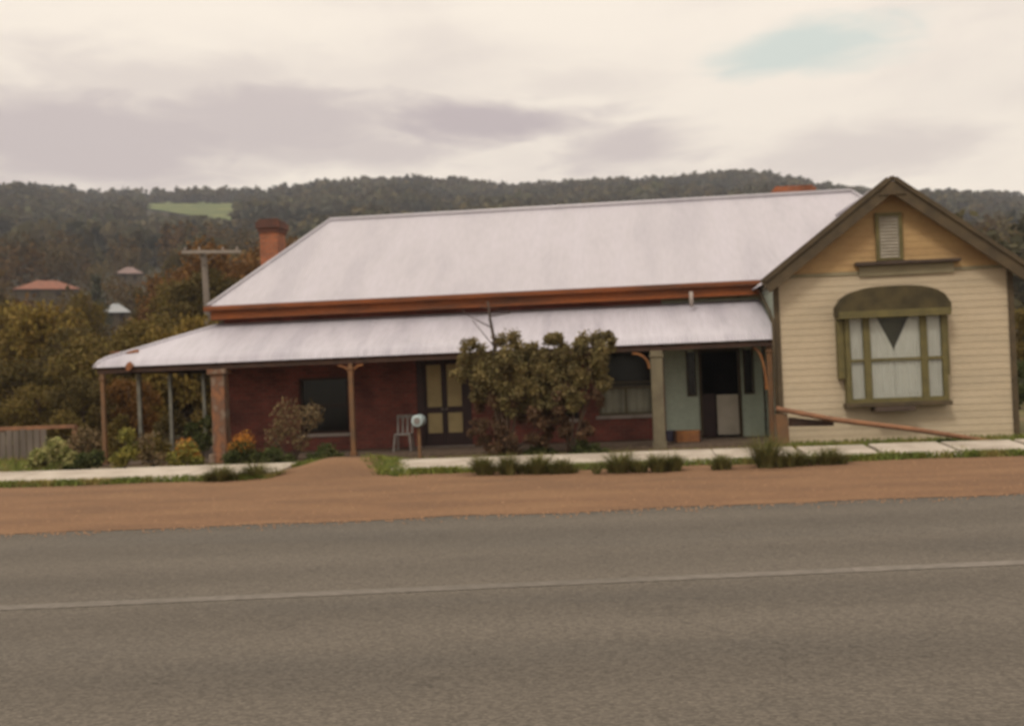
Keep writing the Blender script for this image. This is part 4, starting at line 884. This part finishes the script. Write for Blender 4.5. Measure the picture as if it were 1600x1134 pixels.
far_house(28, 118, 443, 1.5, TILE, 'distant house with low terracotta roof among trees at left edge', roofh=2.2, dep=10)
far_house(160, 202, 480, 1.5, BLUEIRON, 'distant house with pale blue grey iron roof among the trees left of the power pole', roofh=1.6, dep=6, wallh=2.2)
far_house(182, 222, 421, 1.0, PINKIRON, 'distant house with dull pinkish roof, highest of the three among trees', roofh=2.0, dep=7)

# ------------------------------------------------------------------ trees
def make_tree(kind):
    """returns (leaf quads, trunk MB) for a unit tree about 1 high; crown from clumps on limbs"""
    tr = MB(); V = []
    if kind == 'round': specs = dict(n=26, w=.42, z0=.35, z1=.95, cr=.13, leaf=.022, nl=9000)
    elif kind == 'open': specs = dict(n=20, w=.36, z0=.42, z1=.96, cr=.10, leaf=.020, nl=7000)
    elif kind == 'cone': specs = dict(n=30, w=.20, z0=.10, z1=.97, cr=.09, leaf=.016, nl=9000)
    else: specs = dict(n=24, w=.55, z0=.12, z1=.9, cr=.16, leaf=.030, nl=8000)
    tr.tube([(0, 0, 0), (.02, .01, .35), (.0, .02, .6), (.01, 0, .88)], [.032, .024, .015, .004], 8)
    sub = []
    for i in range(specs['n']):
        u = (i+.5)/specs['n']; z = specs['z0']+(specs['z1']-specs['z0'])*u; a = i*2.4+random.uniform(-.3, .3)
        if kind == 'cone': rw = specs['w']*(1-u)*random.uniform(.7, 1.1)
        else: rw = specs['w']*math.sqrt(max(0.02, 1-((u-.4)/.68)**2))*random.uniform(.35, 1.0)
        c = (rw*math.cos(a), rw*math.sin(a), z+random.uniform(-.03, .03)); k = specs['cr']*random.uniform(.7, 1.3)*(1.15-.5*u if kind == 'cone' else 1)
        sub.append((*c, k*1.15, k*1.15, k*.8)); zb = max(.12, z-.22)
        tr.tube([(0, 0, zb), (c[0]*.5, c[1]*.5, (zb+z)/2), c], [.010, .007, .003], 5)
    P = lobes_points(sub, specs['nl'], .35); V = leafquads(P, specs['leaf'], 1.7); return V, tr
PROTO = {}
def tree(name, label, kind, material, loc, h, spread=1.0, rot=0, group=None):
    loc = tuple(map(float, loc)); key = (kind, material.name, random.randint(0, 1))
    t_ = thing(name, label, 'tree', loc, group); t_.scale = (h*spread, h*spread, h); t_.rotation_euler.z = rot
    if key not in PROTO:
        V, tr = make_tree(kind); t0 = bpy.data.objects.new('p', None); t0['_o'] = (0., 0., 0.)
        c = quads('crown', V, material, parent=t0); k = tr.build('trunk', BARK, t0, smooth=True); PROTO[key] = (c.data, k.data)
        for q_ in (c, k): bpy.data.objects.remove(q_)
        bpy.data.objects.remove(t0)
    for nm, me in zip(('crown', 'trunk'), PROTO[key]):
        q_ = bpy.data.objects.new(nm, me); COL.objects.link(q_); q_.parent = t_
    return t_
def place(px, py_top, Y, **k):
    """tree whose top shows at pixel (px,py_top), standing on the ground at depth Y"""
    c = atY(px, py_top, Y); g = float(terr(c[0], c[1])); return (c[0], Y, g), float(c[2])-g
GT = 'trees beyond the left end of the house'
mid = [ # px, top, depth, kind, leaf, spread, name, label
 (60, 470, 44, 'bush', L_T3, .75, 'wattle_tree', 'mustard yellow tree at the left edge below the terracotta roof'),
 (8, 470, 60, 'round', L_T2, .7, 'gum_tree', 'dark tree at extreme left edge beside the terracotta roofed house'),
 (112, 512, 40, 'round', L_T2, .9, 'gum_tree', 'dark brown green tree just above the left tip of the verandah roof'),
 (165, 520, 36, 'bush', L_T1, .9, 'shade_tree', 'olive brown tree seen through the left verandah posts'),
 (225, 500, 38, 'round', L_T1, .9, 'shade_tree', 'olive tree just above verandah roof below the blue grey roof'),
 (285, 490, 36, 'bush', L_T3, .7, 'wattle_tree', 'yellow green tree between the verandah roof and the power pole'),
 (282, 442, 60, 'round', L_T1, .7, 'gum_tree', 'wide olive tree directly left of the power pole'),
 (300, 415, 80, 'round', L_T5, .8, 'russet_tree', 'russet tree behind the power pole crossarm'),
 (360, 392, 66, 'round', L_T5, .9, 'russet_tree', 'russet tree between the power pole and the tall chimney'),
 (340, 430, 50, 'open', L_T2, .9, 'gum_tree', 'dark brown tree right of power pole above the roof hip'),
 (470, 375, 95, 'round', L_T5, .8, 'russet_tree', 'russet tree top behind the hip just right of the tall chimney'),
 (130, 464, 66, 'round', L_T1, .42, 'shade_tree', 'olive tree between the terracotta roof and the blue grey roof'),
 (234, 446, 88, 'round', L_T2, .4, 'gum_tree', 'dark tree just below the pinkish roof'),
 (150, 430, 140, 'cone', L_T4, 1.0, 'pine_tree', 'dark conical pine above the terracotta roof'),
 (92, 352, 340, 'cone', L_T4, 1.0, 'pine_tree', 'blue green pine, tallest at the far left hillside'),
 (148, 346, 350, 'cone', L_T2, 1.1, 'pine_tree', 'dark pine on the hillside left of the green paddock'),
 (50, 385, 330, 'cone', L_T4, 1.1, 'pine_tree', 'blue green pine near the left edge above the terracotta roof'),
 (278, 398, 150, 'round', L_T2, .5, 'gum_tree', 'dark tree below the green paddock'),
 (320, 372, 170, 'round', L_T4, .8, 'gum_tree', 'blue green tree above the crossarm below paddock'),
 (60, 600, 32, 'bush', L_T1, .9, 'shade_tree', 'olive brown bush tree behind the low timber fence at left'),
 (20, 560, 34, 'bush', L_T2, .9, 'shade_tree', 'dark bush tree at the left edge behind the timber fence'),
 (128, 590, 31.5, 'bush', L_T2, .8, 'shade_tree', 'dark bush tree just left of the first verandah post'),
 (200, 590, 33, 'bush', L_T5, .8, 'russet_tree', 'brown bush tree low behind the second and third left posts'),
 (300, 575, 37, 'bush', L_T2, .9, 'shade_tree', 'dark bush tree behind the third left post and brown pillar'),
 (1620, 470, 40, 'round', L_T1, .8, 'gum_tree', 'olive tree at the right edge beyond the cream wing'),
 (1590, 560, 36, 'bush', L_DG, .8, 'shade_tree', 'dark green bush at right edge beside the cream wing'),
]
for (px, py, Y, kind, lm, sp, nm, lab) in mid:
    loc, h = place(px, py, Y); tree(nm, lab, kind, lm, loc, max(h, 1.5), sp, random.uniform(0, 6), GT if px < 1000 else None)

# masses of far trees: valley wood and hill forest
def blocked(P, h):
    x, y0 = proj(P + np.array([0, 0, h])); _, y1 = proj(P); r_ = np.hypot(P[0], P[1])
    for (a, b, c, d_, rh) in FH:      # the far houses stand in clearings
        mg = .45*h*F/r_
        if a-mg < x < b+mg and y0 < d_-11 and y1 > c and r_ < rh+10: return True
    if 222 < x < 372 and y0 < 342+(x-372)*.07 and y1 > 321: return True
    return False
def forest(name, label, n, r0, r1, az0, az1, hh, nq, ls, material, p=1.0):
    Vs = []; Ts = []
    u = rng.random(n)**p; rr_ = r0+(r1-r0)*u; aa = rng.uniform(az0, az1, n)
    for r_, a in zip(rr_, aa):
        P = np.array([r_*math.sin(a), r_*math.cos(a), 0]); P[2] = float(terr(P[0], P[1])); h = hh*random.choice((.55, .7, .85, 1, 1, 1.25, 1.6))*random.uniform(.9, 1.1)
        if blocked(P, h): continue
        cone = random.random() < .15; k = nq
        d = rng.normal(size=(k, 3)); d /= np.linalg.norm(d, axis=1)[:, None]; d *= rng.uniform(.5, 1.0, (k, 1))
        w_ = h*random.uniform(.32, .5)*(.6 if cone else 1); Q = P + np.array([0, 0, h*.58]) + d*np.array([w_, w_, h*.45])
        if cone: f_ = np.clip(1.15-(Q[:, 2]-P[2])/h, .1, 1); Q[:, :2] = P[:2] + (Q[:, :2]-P[:2])*f_[:, None]
        Vs.append(leafquads(Q, ls*h/10, 1.3)); b = random.uniform(.6, 1.35); hue = random.uniform(-.14, .14)
        Ts.append(np.clip(np.array([b*(1+hue), b, b*(1-hue*.6)]) + rng.uniform(-.08, .08, (k, 1)), .2, 2))
    return tag(quads(name, np.concatenate(Vs), material, np.concatenate(Ts)), label, 'forest', kind='stuff')
forest('valley_woodland', 'mixed dark woodland filling the valley slope behind the house', 1500, 105, 330, -.68, .50, 8.5, 240, .72, L_WOOD)
forest('hill_forest', 'dark eucalypt forest covering the far hills up to the ragged skyline', 21000, 320, 985, -.66, .48, 7.2, 22, 3.2, L_FAR, .72)

# ------------------------------------------------------------------ haze
hz = MB().box((-1000, -30, -2), (1000, 1300, 330)).build('haze', mat('hz', (.5, .5, .5)))
M = bpy.data.materials.new('haze'); M.use_nodes = True; t = M.node_tree; t.nodes.clear(); o = t.nodes.new('ShaderNodeOutputMaterial'); v = t.nodes.new('ShaderNodeVolumePrincipled')
v.inputs['Color'].default_value = (.70, .73, .82, 1); v.inputs['Density'].default_value = .00033; t.links.new(v.outputs[0], o.inputs['Volume']); hz.data.materials.clear(); hz.data.materials.append(M)
tag(hz, 'thin pale valley haze over the far hills', 'haze', kind='stuff')
for o in bpy.data.objects:
    if '_o' in o: del o['_o']
